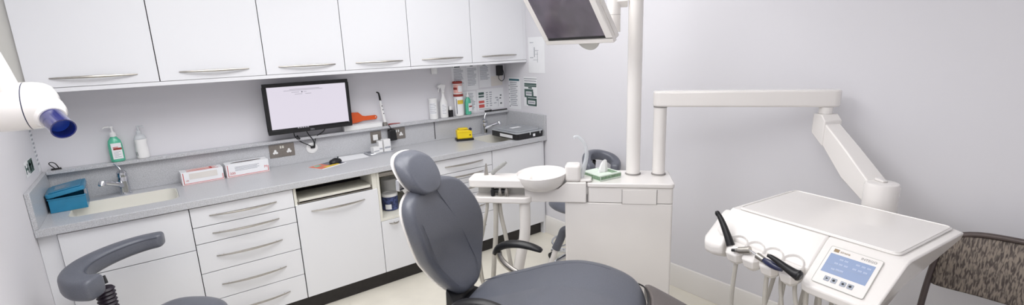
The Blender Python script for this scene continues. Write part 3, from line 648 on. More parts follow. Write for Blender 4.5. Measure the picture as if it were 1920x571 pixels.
# posts and swing arm
b = B(); b.tube([(.240, .19, .960), (.240, .19, 2.45)], .0375, 28); lp = b.build('lamp_post', 'unit', wu)
B().lathe([(.042, .9605), (.042, .966), (.0385, .968)], (.240, .19, 0), n=28).build('post_collar', 'seam', lp)
b = B(); b.tube([(.375, .19, .960), (.375, .19, 1.325)], .0335, 28); sp = b.build('arm_post', 'unit', wu)
B().lathe([(.038, .9605), (.038, .966), (.035, .968)], (.375, .19, 0), n=28).build('post_collar', 'seam', sp)
def uinv(p):
    v = Vector(p) - UL; a = -RU; return Vector((v.x * math.cos(a) - v.y * math.sin(a), v.x * math.sin(a) + v.y * math.cos(a), p[2]))
A0 = Vector((.375, .19, 0)); A1 = uinv((3.115, -2.755, 0)); dA = (A1 - A0).normalized(); nA = Vector((-dA.y, dA.x, 0))
def bar(b, p0, p1, hw, r, z0, z1):
    n = 8; out = []
    for c_, s in ((p1, 1), (p0, -1)):
        for k in range(n + 1):
            a = PI / 2 - PI * k / n
            out.append(c_ + dA * s * (hw * math.cos(a)) + nA * s * (hw * math.sin(a)))
    b.poly([(p.x, p.y, z0) for p in out], (0, 0, z1 - z0))
b = B(); bar(b, A0, A1, .038, .03, 1.330, 1.412); ab = b.build('swing_arm', 'unit', wu, bevel=.010, seg=3)
B().lathe([(.0355, 1.3255), (.0355, 1.330)], (.375, .19, 0), n=28).build('arm_joint_ring', 'seam', ab)
# elbow and lower spring arm
E0 = uinv((3.100, -2.740, 0)); E1 = uinv((2.885, -3.055, 0)); dE = (E1 - E0).normalized(); nE = Vector((-dE.y, dE.x, 0))
b = B(); b.lathe([(.030, 1.298), (.030, 1.3295)], (E0.x, E0.y, 0), n=24); b.build('elbow_pin', 'unit', wu)
def sec(c_, hw, z0, z1, q=nE): return [c_ - q * hw + Vector((0, 0, z0)), c_ + q * hw + Vector((0, 0, z0)), c_ + q * hw * .94 + Vector((0, 0, z1)), c_ - q * hw * .94 + Vector((0, 0, z1))]
b = B(); b.rings([sec(E0 - dE * .035, .036, 1.215, 1.275), sec(E0 - dE * .028, .043, 1.200, 1.2965), sec(E0 + dE * .03, .045, 1.165, 1.2975), sec(E0 + dE * .06, .046, 1.150, 1.270)])
b.build('elbow_cap', 'unit', wu, bevel=.006)
b = B(); b.rings([sec(E0 + dE * .02, .040, 1.180, 1.280), sec(E0 + dE * .20, .042, 1.030, 1.165), sec(E1 - dE * .03, .045, .960, 1.062)])
b.build('spring_arm', 'unit', wu, bevel=.006)
b = B(); b.lathe([(.040, .86), (.060, .885), (.062, .925), (.062, 1.045), (.058, 1.058), (.045, 1.062)], (E1.x, E1.y, 0), n=32); b.build('wrist_joint', 'unit', wu, bevel=.002)
b = B(); b.rings([sec(E1 - dE * .03, .012, 1.062, 1.074), sec(E1 + dE * .015, .012, 1.062, 1.070)]); b.build('wrist_latch', 'unit', wu, bevel=.003)

# tissue box on the unit
p = ul(.072, .118, .9606)
t = thing('tissue_box', 'small pale green tissue box with a tissue pulled up, on the water unit', 'tissue box', p, RU + math.radians(42))
b = B(); b.box((-.074, -.070, 0), (.074, .070, .031)); b.build('carton', 'tpale', t, bevel=.001)
b = B(); b.box((-.068, -.0706, .008), (.074, -.0701, .024)); b.box((.0741, -.07, .008), (.0746, .07, .024)); b.box((-.0746, -.07, .006), (-.0741, .07, .026)); b.box((.02, -.06, .0311), (.06, .06, .0315)); b.build('carton_print', 'tgreen', t)
b = B(); R2 = []
for k, (z, sx, sy, ox) in enumerate(((.0312, .030, .012, 0), (.045, .026, .014, -.002), (.07, .022, .010, .004), (.088, .016, .005, .010), (.094, .004, .002, .014))):
    R2.append([Vector((ox + sx * math.cos(2 * PI * q / 16) * (1 + .18 * math.sin(3 * q + k)), -.01 + sy * math.sin(2 * PI * q / 16) * (1 + .3 * math.cos(2 * q + k)), z + .004 * math.sin(q * 2.1))) for q in range(16)])
b.rings(R2); b.build('tissue', 'tissue', t)

# ------------------------------------------------------------------ patient screen hanging from the lamp post
T = math.radians(34)
n_ = Vector((-math.cos(T), 0, -math.sin(T))); u_ = Vector((-math.sin(T), 0, math.cos(T))); w_ = Vector((0, -1, 0))
def ps(a, c, d): return tuple(Vector((2.30, 0, 1.666)) + w_ * a + u_ * c + n_ * d)     # a = -y coordinate, c = up the screen, d = towards viewer
Mps = Matrix((w_, u_, n_)).transposed().to_4x4(); Mps.translation = Vector((2.30, -1.630, 1.666))
t = thing('patient_monitor', 'white-framed dark monitor tilted forward, hung high beside the lamp post', 'monitor', (0, 0, 0))
b = B(); w0, h0 = .480, .335
b.box((0, 0, -.022), (w0, .026, 0), 0, Mps); b.box((0, h0 - .026, -.022), (w0, h0, 0), 0, Mps); b.box((0, .026, -.022), (.034, h0 - .026, 0), 0, Mps); b.box((w0 - .040, .026, -.022), (w0, h0 - .026, 0), 0, Mps)
b.build('front_frame', 'unit', t, bevel=.003)
b = B(); b.box((.004, .004, -.055), (w0 - .004, h0 - .004, -.0225), 0, Mps); b.build('back_case', 'unit', t, bevel=.006)
b = B(); b.box((.034, .026, -.012), (w0 - .040, h0 - .026, -.003), 0, Mps); sc = b.build('screen_glass', 'offscreen', t)
b = B(); b.box((.034, .026, -.0028), (w0 - .040, .040, -.0018), 0, Mps); b.build('screen_border', 'black', sc)
b = B(); b.poly([Mps @ Vector((w0 * .56 + .072 * math.cos(-PI * k / 14), -.002 - .062 * math.sin(PI * k / 14), -.055)) for k in range(15)], Mps.to_3x3() @ Vector((0, 0, .02))); b.build('grip', 'unit2', t, bevel=.003)
MC = Mps @ Vector((w0 * .60, h0 * .55, -.056))
JB = ul(.130, .19, 1.72)
b = B(); b.lathe([(.050, 0), (.050, .02), (.035, .03)], MC, -n_, n=24); b.build('mount_plate', 'unit', t)
b = B(); b.tube([MC - n_ * .03, MC - n_ * .05 + Vector((0, 0, .0)), JB + Vector((0, 0, .02))], .026, 16, 4); b.build('mount_neck', 'unit', t)
b = B(); b.tube([JB, JB + Vector((0, 0, .03)), JB + Vector((0, 0, .30))], .034, 24); b.build('drop_tube', 'unit', t)
B().lathe([(.0345, 0), (.0345, .0015)], JB + Vector((0, 0, .085)), n=24).build('tube_seam', 'seam', t)
b = B(); q0, q1 = ul(.130, .19, 1.85), ul(.198, .19, 1.85); b.tube([q0 + Vector((0, 0, .02)), q1 + Vector((0, 0, .02))], .034, 4, flat=.9); b.build('post_bracket', 'unit', t, bevel=.004)

# ------------------------------------------------------------------ instrument console on the swing arm
RT = math.atan2(-.9918, -.128); TL = Vector((2.59, -3.005, 0))
co = thing('instrument_console', 'white dental instrument console with flat tray top and small blue screen', 'dental console', TL, RT)
# body: x along the tray, y towards the wall
def prof(x, yf, zf, yb=.215, s=1.): return [(x, yb, .962), (x, -.212, .962), (x, -.225, .952), (x, yf, zf), (x, yf + .006, zf - .030), (x, yf + .05, zf - .042), (x, -.14, .845), (x, .0, .885), (x, yb, .930)]
def slab_sec(x, yf, zf, yb, hh): return [Vector(p) for p in prof(x, yf, zf, yb)]
b = B(); b.rings([slab_sec(.075, -.365, .832, .215, 0), slab_sec(.10, -.370, .828, .217, 0), slab_sec(.285, -.370, .828, .217, 0)] + [[Vector(p) for p in [(.318, .205, .960), (.318, -.20, .960), (.318, -.225, .950), (.305, -.355, .842), (.303, -.345, .812), (.296, -.30, .800), (.290, -.14, .850), (.290, 0, .888), (.312, .205, .932)]]])
b.build('console_body', 'unit', co, bevel=.008, seg=3)
b = B(); b.rings([slab_sec(.0745, -.325, .868, .215, 0), slab_sec(-.10, -.320, .872, .215, 0), slab_sec(-.29, -.315, .875, .212, 0), slab_sec(-.318, -.300, .886, .207, 0)]); b.build('holder_fascia', 'unit', co, bevel=.008, seg=3)
b = B(); b.rrect(-.290, .288, -.208, .208, .9625, .9705, .022); b.build('tray_top', 'unit', co, bevel=.004, seg=3)
b = B(); b.tube([(p[0], p[1], .9712) for p in rr(-.283, .281, -.201, .201, .018, 6)] + [(.281, .183, .9712)], .0022, 6); b.build('tray_rim', 'unit', co)
# arm bracket from console to wrist
ti = Vector((2.885, -3.055, 0)) - TL; ca, sa = math.cos(-RT), math.sin(-RT); ti = Vector((ti.x * ca - ti.y * sa, ti.x * sa + ti.y * ca, 0))
b = B(); b.box((ti.x - .05, .12, .845), (ti.x + .05, ti.y + .03, .884)); b.build('arm_bracket', 'unit', co, bevel=.006)
# screen panel on the sloping face
s0 = Vector((.085, -.2255, .9525)); sd = Vector((0, -.370 + .225, .828 - .952)).normalized(); sx_ = Vector((1, 0, 0)); sn = sx_.cross(-sd)
Ms = Matrix((sx_, -sd, sn)).transposed().to_4x4(); Ms.translation = s0 + sd * .166 + sx_ * .018       # origin bottom-left of panel
pw, ph = .158, .150
b = B(); b.rrect(0, pw, 0, ph, .0002, .004, .006, m=Ms); sp_ = b.build('control_panel', 'unit', co, bevel=.001)
b = B(); b.tube([Ms @ Vector((q[0], q[1], .0040)) for q in rr(0, pw, 0, ph, .006, 4)] + [Ms @ Vector((pw, ph - .006, .0040))], .0012, 6); b.build('panel_edge', 'unit2', sp_)
b = B(); b.box((.010, .046, .0042), (pw - .012, ph - .028, .0052), 0, Ms); lcd = b.build('screen', 'uiscreen', sp_, label='lit pale blue screen')
b = B()
for k, (x, y) in enumerate(((.045, .104), (.060, .104), (.095, .104), (.112, .104), (.128, .104), (.036, .086), (.050, .086), (.066, .086), (.092, .086), (.108, .086), (.124, .086), (.036, .062), (.050, .064), (.062, .064))):
    for q in range(3): b.box((x + q * .0038, y, .0053), (x + q * .0038 + .0024, y + .006, .0056), 0, Ms)
b.box((.042, .060, .0053), (.074, .0615, .0056), 1, Ms); b.box((.012, .079, .0053), (pw - .014, .0795, .0056), 1, Ms)
b.build('screen_glyphs', ['uiprint', 'button'], lcd)
for k, x in enumerate((.040, .062, .090, .112)):
    b = B(); b.rrect(x - .0085, x + .0085, .016, .034, .0042, .0056, .002, m=Ms); o = b.build('button', 'button', sp_)
    b = B(); b.lathe([(.0042, 0), (.0042, .0006)], Ms @ Vector((x, .025, .0057)), sn, n=10 if k % 2 else 3 + k); b.build('button_symbol', 'black', o)
text('maker_lettering', 'sirona', .0125, Ms @ Matrix.Translation((.034, ph - .018, .0045)), 'logo', sp_)
B().box((.014, ph - .020, .0042), (.030, ph - .008, .0048), 0, Ms).build('maker_emblem', 'logo', sp_)
text('model_lettering', 'INTEGO', .0125, Ms @ Matrix.Translation((.098, ph - .0185, .0045)), 'seam', sp_)
# instrument cups
CX = (-.197, -.126, -.054, .021)
dn = Vector((0, -.72, .69)).normalized(); ds = Vector((0, .69, .72)).normalized()
for k, x in enumerate(CX):
    c_ = Vector((x, -.322, .862))
    b = B(); n = 22; rim = []
    # dish with raised horseshoe rim, open towards the front
    for r0, d0 in ((.0405, -.012), (.0405, .010), (.0375, .013), (.0345, .010), (.031, -.004), (.022, -.010), (.004, -.012)):
        rim.append([c_ + Vector((math.cos(2 * PI * q / n) * r0, 0, 0)) + ds * (math.sin(2 * PI * q / n) * r0 * .95) + dn * (d0 + (0 if math.sin(2 * PI * q / n) > -.2 else -.004)) for q in range(n)])
    b.rings(rim); b.build('holder_hood', 'unit', co, smooth=50)
    # faceted chin below the dish
    b = B()
    def chin(w, y, z, w2, y2): return [Vector((x - w, y, z)), Vector((x - w * .55, y2, z - .004)), Vector((x + w * .55, y2, z - .004)), Vector((x + w, y, z)), Vector((x + w * .8, y + .045, z)), Vector((x - w * .8, y + .045, z))]
    b.rings([chin(.037, -.338, .866, 0, -.352), chin(.039, -.344, .838, 0, -.372), chin(.032, -.338, .808, 0, -.362), chin(.018, -.325, .788, 0, -.340)])
    b.build('instrument_holder', 'unit', co, smooth=20, bevel=.004, seg=3)
def lobe_sec(x, yf, zf, up=0.): return [Vector(p) for p in ((x, -.207, .957 - up), (x, -.228, .947 - up), (x, yf, zf), (x, yf + .004, zf - .040), (x, yf + .045, zf - .060), (x, -.215, zf - .050))]
b = B(); b.rings([lobe_sec(-.256, -.348, .842), lobe_sec(-.300, -.356, .834), lobe_sec(-.338, -.350, .836, .004), lobe_sec(-.355, -.325, .856, .020)]); b.build('outer_lobe', 'unit', co, bevel=.012, seg=4)
# hoses
for x, dx, r, yy in ((-.200, -.01, .0085, -.325), (-.072, .0, .0085, -.32), (-.030, .02, .007, -.30), (-.020, -.012, .007, -.29), (.028, .03, .0075, -.31), (.060, .005, .0085, -.29), (.095, .008, .0075, -.27), (.150, -.004, .0065, -.25)):
    z0_ = .815 if x > .05 else .792
    B().tube([(x, yy, z0_), (x + dx * .2, yy - .004, z0_ - .05), (x + dx, yy, z0_ - .16), (x + dx * 1.4, yy + .02, z0_ - .30), (x + dx * 1.4, yy + .09, z0_ - .40), (x + dx, yy + .20, z0_ - .33), (x, yy + .28, z0_ - .12), (x, yy + .30, .86)], r, 10, 6).build('hose', 'hose', co)
def cons(name, b_, m, label, cat='dental tool'):
    o = b_.build(name, m); o.location = TL; o.rotation_euler = (0, 0, RT); return tag(o, label, cat)
# handpieces (console frame)
o = cons('camera_handpiece', B().tube([(-.217, -.345, .858), (-.232, -.342, .885), (-.255, -.337, .920), (-.276, -.333, .948), (-.290, -.333, .966)], lambda f: .0168 - .0075 * f, 14, 3), 'black', 'black handpiece standing upright in the leftmost console holder')
h = B().lathe([(.0098, 0), (.0105, .010), (.006, .018)], (-.290, -.333, .962), (-.45, -.15, 1), n=12).build('tip', 'black', o)
o = cons('motor_handpiece', B().tube([(-.123, -.358, .876), (-.145, -.364, .868), (-.164, -.368, .862)], (.0145, .0125), 14), 'steel', 'short brushed steel motor in the second console holder')
B().tube([(-.164, -.368, .862), (-.176, -.371, .858)], (.0095, .007), 12).build('coupling', 'steel', o); B().tube([(-.176, -.371, .858), (-.190, -.374, .855)], (.0065, .006), 10).build('tip', 'black', o)
o = cons('scaler_handpiece', B().tube([(-.055, -.378, .866), (-.030, -.382, .864), (.0, -.386, .862), (.020, -.386, .862)], lambda f: .0095 + .0045 * math.sin(PI * min(f * 1.1, 1)), 14, 3), 'navy', 'dark blue handpiece with steel head lying across two holders')
B().tube([(-.055, -.378, .866), (-.084, -.374, .872)], (.0115, .0125), 14).build('steel_head', 'steel', o)
B().tube([(-.084, -.374, .872), (-.100, -.374, .877), (-.117, -.374, .883)], (.006, .0022), 8).build('steel_tip', 'chrome', o)
o = cons('syringe_handpiece', B().tube([(-.021, -.398, .899), (.0, -.396, .892), (.035, -.392, .876), (.065, -.390, .866), (.078, -.389, .863)], lambda f: .0078 + .0125 * f ** 1.2, 14, 3), 'black', 'black tapered handpiece in the right holder next to the screen')
B().lathe([(.0195, 0), (.018, .007), (.011, .012)], (.077, -.389, .863), (1, 0, -.28), n=16).build('end_cap', 'black', o)
B().tube([(-.021, -.398, .899), (-.030, -.400, .900)], (.0075, .006), 10).build('tip', 'black', o)

# ------------------------------------------------------------------ dental chair (local x = direction the patient faces)
RC = math.radians(-60)
ch = thing('dental_chair', 'grey upholstered dental chair with headrest and black armrests in mid room', 'dental chair', (1.635, -2.085, 0), RC)
def lerp(tab, x):
    if x <= tab[0][0]: return tab[0][1]
    for (a, p), (b_, q) in zip(tab, tab[1:]):
        if x <= b_:
            t = (x - a) / (b_ - a); t = t * t * (3 - 2 * t) if False else t; return p + (q - p) * t
    return tab[-1][1]
nb = Vector((1, 0, .25)).normalized()
def fback(u, v, d): return Vector((-.2 - .25 * (v - .5) + .55 * u * u - .03 * math.exp(-((v - .72) / .12) ** 2), u, v)) + nb * d
OB = [(.0, .548), (.06, .556), (.110, .59), (.160, .65), (.205, .72), (.240, .79), (.258, .87), (.256, .95), (.236, 1.02), (.200, 1.065), (.13, 1.092), (.06, 1.10), (0, 1.102)]
OB = OB + [(-x, z) for x, z in OB[-2:0:-1]]
OB = [(x + min(.085, max(0, .025 + .26 * (.95 - z))), z) for x, z in OB]
b = B().puff(OB, lambda u, v, d: fback(u, v, d - .035), .040, .030, .11, .010, sub=4, nr=6); bk = b.build('backrest', 'vinyl', ch, smooth=60)
def piping(pts, fn, d, r=.0022):
    P = smooth_closed([(p[0], p[1], 0) for p in pts], 6, False); return B().tube([fn(p.x, p.y, d) for p in P], r, 6)
for pts_ in ([(.0, 1.06), (.055, .96), (.112, .85), (.160, .74), (.172, .66), (.150, .60)], [(-.185, .96), (-.160, .87), (-.115, .76), (-.06, .67), (-.02, .61)]): piping(pts_, lambda u, v, d: fback(u, v, d - .035), .0475, .0018).build('seam', 'stitch', bk)
b = B().puff([(x * .97 + .002, .82 + (z - .82) * .985) for x, z in OB], lambda u, v, d: fback(u, v, d - .066), .012, .013, .12, 0, sub=4, nr=4); b.build('back_shell', 'unit', ch, smooth=60)
# headrest
nh = Vector((1, 0, -.05)).normalized()
def fhead(u, v, d): return Vector((-.392 - .55 * (v - 1.14) + .7 * u * u, u, v)) + nh * d
OH = [(0, 1.056), (.06, 1.064), (.102, 1.10), (.118, 1.15), (.108, 1.20), (.068, 1.229), (0, 1.238)]; OH = OH + [(-x, z) for x, z in OH[-2:0:-1]]
def fh2(u, v, d):
    p = fhead(u, v, d); s_ = -.050; return Vector((p.x, p.y + s_, p.z))
hr = B().puff(OH, fh2, .054, .010, .24, .012, sub=4, nr=7).build('headrest', 'vinyl', ch, smooth=60)
B().puff([(x * .99, 1.149 + (z - 1.149) * .99) for x, z in OH], lambda u, v, d: fh2(u, v, d - .019), .006, .010, .15, 0, sub=4, nr=4).build('headrest_shell', 'unit', ch, smooth=60)
b = B(); b.tube([(-.420, -.055, 1.14), (-.440, -.03, 1.12), (-.435, -.01, 1.08), (-.425, 0, 1.03), (-.415, 0, .98)], .020, 10, 4, flat=1.); b.box((-.430, -.15, 1.085), (-.410, -.03, 1.135)); b.build('headrest_bracket', 'chrome', ch, bevel=.004)
b = B(); b.lathe([(.024, -.05), (.028, -.045), (.028, .045), (.024, .05)], (-.425, -.03, 1.075), (0, 1, 0), n=20); b.build('headrest_joint', 'unit2', ch)
# seat
ZS = [(-.26, .515), (-.21, .560), (-.08, .592), (.03, .632), (.14, .676), (.27, .706), (.38, .704), (.50, .676), (.62, .630), (.80, .560), (1.05, .45)]
def zs(x): return sum(lerp(ZS, x + d) for d in (-.04, -.02, 0, .02, .04)) / 5
OS = [(-.245, 0), (-.240, .10), (-.215, .185), (-.14, .245), (0, .262), (.15, .265), (.30, .262), (.44, .252), (.515, .238), (.555, .20), (.585, .12), (.595, 0)]
OS = OS + [(x, -y) for x, y in OS[-2:0:-1]]
def fseat(u, v, d): return Vector((u, v, zs(u) - .045 + d - .018 * max(0, 1 - abs(v) / .2) * (d > 0)))
b = B().puff(OS, fseat, .045, .040, .17, .0, sub=4, nr=6); b.build('seat', 'vinyl', ch, smooth=60)
b = B().puff([(x * .97 + .01, y * .95) for x, y in OS], lambda u, v, d: fseat(u, v, d - .075), .01, .025, .15, 0, sub=3, nr=3); b.build('seat_shell', 'unit', ch, smooth=60)
FO = [(.560, .225), (.592, .13), (.603, 0), (.592, -.13), (.560, -.225), (.62, -.236), (.78, -.218), (.90, -.185), (.97, -.13), (1.0, -.06), (1.005, 0), (1.0, .06), (.97, .13), (.90, .185), (.78, .218), (.62, .236)]
b = B().puff(FO, lambda u, v, d: Vector((u, v, zs(u) - .045 + d)), .041, .035, .12, .0, sub=3, nr=5); b.build('leg_rest', 'cover', ch, smooth=60, label='dark taupe covered leg section')
piping([(.520, .240), (.560, .205), (.590, .12), (.600, 0), (.590, -.12), (.560, -.205), (.520, -.240)], lambda u, v, d: Vector((u, v, zs(u) + d - .040 * (abs(v) / .24) ** 5)), -.0035, .0035).build('cover_seam', 'black', ch)
for s in (1, -1):
    ox = 0 if s > 0 else .085; oz = 0 if s > 0 else .015; y = .300 * s
    P_ = [(-.195, .638), (-.172, .672), (-.125, .697), (-.06, .708), (.0, .704), (.045, .694), (.062, .686)]
    b = B(); Q = smooth_closed([(x + ox, y, z + oz) for x, z in P_], 4, False); R3 = []
    for i, p_ in enumerate(Q):
        f = i / (len(Q) - 1); hw = .026 * math.sin(PI * min(max(f * .92 + .06, .02), .98)) ** .35; hh = (.016 + .006 * (1 - f)) * math.sin(PI * min(max(f * .9 + .07, .03), .97)) ** .4
        t_ = (Q[min(i + 1, len(Q) - 1)] - Q[max(i - 1, 0)]).normalized(); up = Vector((-t_.z, 0, t_.x))
        R3.append([p_ + Vector((0, 1, 0)) * hw * math.cos(2 * PI * k / 16) + up * hh * math.sin(2 * PI * k / 16) for k in range(16)])
    b.rings(R3); ar = b.build('armrest', 'black', ch, smooth=60)
    b = B(); b.tube([(-.172 + ox, y, .652 + oz), (-.168 + ox, y, .625 + oz), (-.14 + ox, y, .590 + oz), (-.09 + ox, y * .99, .560), (-.03 + ox, y * .95, .545), (.05 + ox, y * .86, .545), (.06 + ox, y * .7, .545)], .013, 10, 5, flat=1.35); b.build('armrest_tube', 'steel', ch)
for s_y in (.185, -.185): piping([(-.19, s_y * .85), (-.08, s_y), (.05, s_y * 1.02), (.18, s_y * 1.05), (.30, s_y * 1.08), (.42, s_y * 1.05)], lambda u, v, d: Vector((u, v, zs(u) - .0015)), 0, .0022).build('seam', 'stitch', ch)  # piping added to stand in for the highlight along the seat crease
# hinge, base
b = B(); b.poly([(-.285, -.05, .60), (-.24, -.05, .53), (-.12, -.05, .515), (-.10, -.05, .47), (-.22, -.05, .44), (-.29, -.05, .50)], (0, .20, 0)); b.build('back_hinge', 'black', ch, bevel=.008)
b = B(); b.tube([(-.275, .03, .52), (-.305, .04, .62), (-.335, .04, .72)], .030, 12, flat=.8); b.build('back_carrier', 'black', ch)
b = B(); b.rings([[Vector((x0_ + dx_, y_, z_)) for x0_, y_ in ((-.12, -.12), (.28, -.12), (.28, .12), (-.12, .12))] for dx_, z_ in ((0, .53), (.04, .42), (.10, .28), (.16, .12), (.14, .035))]); b.build('lift_column', 'unit', ch, bevel=.02, seg=3)
b = B(); b.rrect(-.10, .75, -.24, .24, .0, .035, .10); b.build('base_plate', 'unit2', ch, bevel=.008, seg=3)

# ------------------------------------------------------------------ operator stools
def arc_pad(name, pts, hw, hh, parent, m='vinyl', e0=.25, e1=.25, seam=True):
    Q = smooth_closed(pts, 8, False); L = len(Q); R = []; S = []
    for i, p_ in enumerate(Q):
        f = i / (L - 1)
        k = min(1, (f / .07 + e0)) if f < .07 else (min(1, ((1 - f) / .07 + e1)) if f > .93 else 1); k = min(1, k)
        k = math.sqrt(max(0.02, 1 - (1 - k) ** 2))
        t_ = (Q[min(i + 1, L - 1)] - Q[max(i - 1, 0)]); t_.z = 0; t_.normalize(); nn = Vector((-t_.y, t_.x, 0)); hwf = hw(f) if callable(hw) else hw; hhf = hh(f) if callable(hh) else hh
        ring = []
        for q in range(24):
            a = 2 * PI * q / 24; c_, s_ = math.cos(a), math.sin(a); e = .55
            ring.append(p_ + nn * hwf * k * math.copysign(abs(c_) ** e, c_) + Vector((0, 0, 1)) * hhf * (.3 + .7 * k) * math.copysign(abs(s_) ** e, s_))
        R.append(ring)
        for w in (-1,): S.append(p_ + nn * hwf * k * .98 * w + Vector((0, 0, hhf * (.3 + .7 * k) * .60)))
    b = B(); b.rings(R); o = b.build(name, m, parent, smooth=60)
    if seam: B().tube(S[2:-2], .0022, 6).build('seam', 'stitch', o)
    return o
st = thing('operator_stool', 'grey operator stool with curved padded arm at lower left foreground', 'stool', (.46, -1.045, 0), 0)
def sl(x, y, z): return (x - .46, y + 1.045, z)
arc_pad('curved_backrest', [sl(*p) for p in ((.215, -1.075, .735), (.155, -1.03, .735), (.125, -.95, .745), (.150, -.860, .755), (.215, -.795, .765), (.30, -.755, .775), (.385, -.745, .783), (.462, -.765, .790))], lambda f: .052 - .016 * f, lambda f: .050 - .014 * f, st)
b = B(); L_ = []
for k in range(33): L_.append((.030 + .007 * (k % 2), .40 + k * .0089))
b.lathe(L_, sl(.222, -.965, 0), (0, 0, 1), n=24); b.build('bellows', 'rubber', st, smooth=20)
B().tube([sl(.222, -.965, .70), sl(.216, -.955, .735)], .018, 12).build('pad_stem', 'black', st)
B().tube([sl(.222, -.965, .42), sl(.26, -.98, .38), sl(.36, -1.02, .37), sl(.46, -1.045, .37)], .016, 12, 5).build('carrier_arm', 'steel', st)
def seatpts(r, notch=.0): 
    return [(r * (1 + .06 * math.cos(3 * a + .6)) * math.cos(a), r * (1 + .06 * math.cos(3 * a + .6)) * math.sin(a)) for a in [2 * PI * k / 14 for k in range(14)]]
b = B().puff(seatpts(.205), lambda u, v, d: Vector((u - .01, v + .02, .455 + d - .012 * math.exp(-((u - .05 + v * .6) / .05) ** 2))), .045, .03, .35, .008, sub=5, nr=7); b.build('seat', 'vinyl', st, smooth=60)
def stool_base(root, hx=0, hy=0):
    B().tube([(0, 0, .10), (0, 0, .43)], (.024, .020), 16).build('gas_column', 'chrome', root)
    for k in range(5):
        a = 2 * PI * k / 5 + .5; c_, s_ = math.cos(a), math.sin(a)
        B().tube([(0, 0, .115), (.10 * c_, .10 * s_, .100), (.215 * c_, .215 * s_, .072)], (.022, .013), 10).build('foot_spoke', 'chrome', root)
        b = B(); x, y = .215 * c_, .215 * s_
        for s2 in (-1, 1): b.lathe([(.024, -.007), (.027, -.004), (.027, .004), (.024, .007)], (x - s_ * .012 * s2, y + c_ * .012 * s2, .028), (-s_, c_, 0), n=16)
        b.tube([(x, y, .028), (x, y, .074)], .007, 8); b.build('castor', 'black', root)
stool_base(st)
s2 = thing('operator_stool', 'grey operator stool standing behind the water unit by the right wall', 'stool', (2.925, -1.19, 0), 0)
def s2l(x, y, z): return (x - 2.925, y + 1.19, z)
arc_pad('curved_backrest', [s2l(*p) for p in ((2.915, -1.395, .80), (2.93, -1.325, .835), (2.985, -1.275, .862), (3.055, -1.265, .87), (3.115, -1.30, .862), (3.14, -1.37, .84), (3.12, -1.43, .81), (3.06, -1.46, .79))], .032, .036, s2, seam=False)
B().tube([s2l(3.05, -1.28, .83), s2l(3.06, -1.25, .70), s2l(3.03, -1.22, .50), s2l(2.925, -1.19, .46)], .014, 10, 5).build('backrest_stem', 'black', s2)
B().puff(seatpts(.185), lambda u, v, d: Vector((u, v, .50 + d)), .045, .03, .35, .008, sub=5, nr=7).build('seat', 'vinyl', s2, smooth=60)
B().lathe([(.10, 0), (.07, -.03), (.03, -.05)], (0, 0, .468), n=20).build('seat_plate', 'black', s2)
stool_base(s2)
b = B(); b.tube([(.165 * math.cos(2 * PI * k / 40), .165 * math.sin(2 * PI * k / 40), .20) for k in range(41)], .0085, 10); b.tube([(-.165, 0, .20), (.165, 0, .20)], .006, 8); b.build('foot_ring', 'chrome', s2)
# hose parked on the left flank of the water unit
sh = B().tube([(-.122, .15, .640), (-.145, .15, .625), (-.158, .15, .585), (-.188, .15, .515)], (.021, .025), 14, 4).build('hose_sleeve', 'vinyl', wu, label='dark grey hose sleeve')
B().tube([(-.188, .15, .515), (-.205, .15, .46), (-.226, .15, .40), (-.235, .15, .28), (-.20, .15, .12), (-.121, .15, .06)], (.016, .013), 12, 4).build('side_hose', 'unit', sh)

# ------------------------------------------------------------------ visitor chair
vc = thing('visitor_chair', 'brown patterned visitor chair with dark tubular frame by the right wall', 'chair', (2.80, -3.46, 0))
def vl(x, y, z): return (x - 2.80, y + 3.46, z)
yc = -3.475; hwid = .245
def vb(u, v, d): return Vector((3.0 - 2.80 + .06 * (v - .64) / .2 - .25 * u * u - d, u, v)) + Vector((0, yc + 3.46, 0))
def vo(grow=0.): return [(0, .862 + grow), (-.12, .858 + grow), (-.185, .842 + grow), (-.222 - grow, .795), (-.232 - grow, .73), (-.236 - grow, .665), (-.225, .640 - grow), (-.10, .638 - grow), (0, .636 - grow)]
OV = vo(); OV = OV + [(-x, z) for x, z in OV[-2:0:-1]]
B().puff(OV, vb, .022, .012, .12, .004, sub=4, nr=5).build('backrest', 'fabric', vc, smooth=60)
P_ = [vb(u, v, .004) for u, v in ((.250, .40), (.250, .50), (.247, .62), (.240, .72), (.232, .79), (.205, .838), (.13, .866), (0, .872), (-.13, .866), (-.205, .838), (-.232, .79), (-.240, .72), (-.247, .62), (-.250, .50), (-.250, .40))]
B().tube(P_, .0115, 12, 4).build('back_frame', 'frame', vc)
for s in (-1, 1):
    yy = yc + .250 * s
    B().tube([vl(3.0, yy, .43), vl(3.03, yy, .25), vl(3.08, yy, .012)], .0115, 10).build('leg', 'frame', vc)
    B().tube([vl(2.965, yy, .44), vl(2.80, yy, .445), vl(2.62, yy, .44), vl(2.585, yy, .40), vl(2.57, yy, .012)], .0115, 10, 3).build('leg', 'frame', vc)
b = B().puff([(-.21, -.225), (-.22, 0), (-.21, .225), (0, .238), (.17, .225), (.18, 0), (.17, -.225), (0, -.238)], lambda u, v, d: Vector((u, v + yc + 3.46, .46 + d)), .028, .012, .12, .004, sub=4, nr=4); b.build('seat', 'fabric', vc, smooth=60)

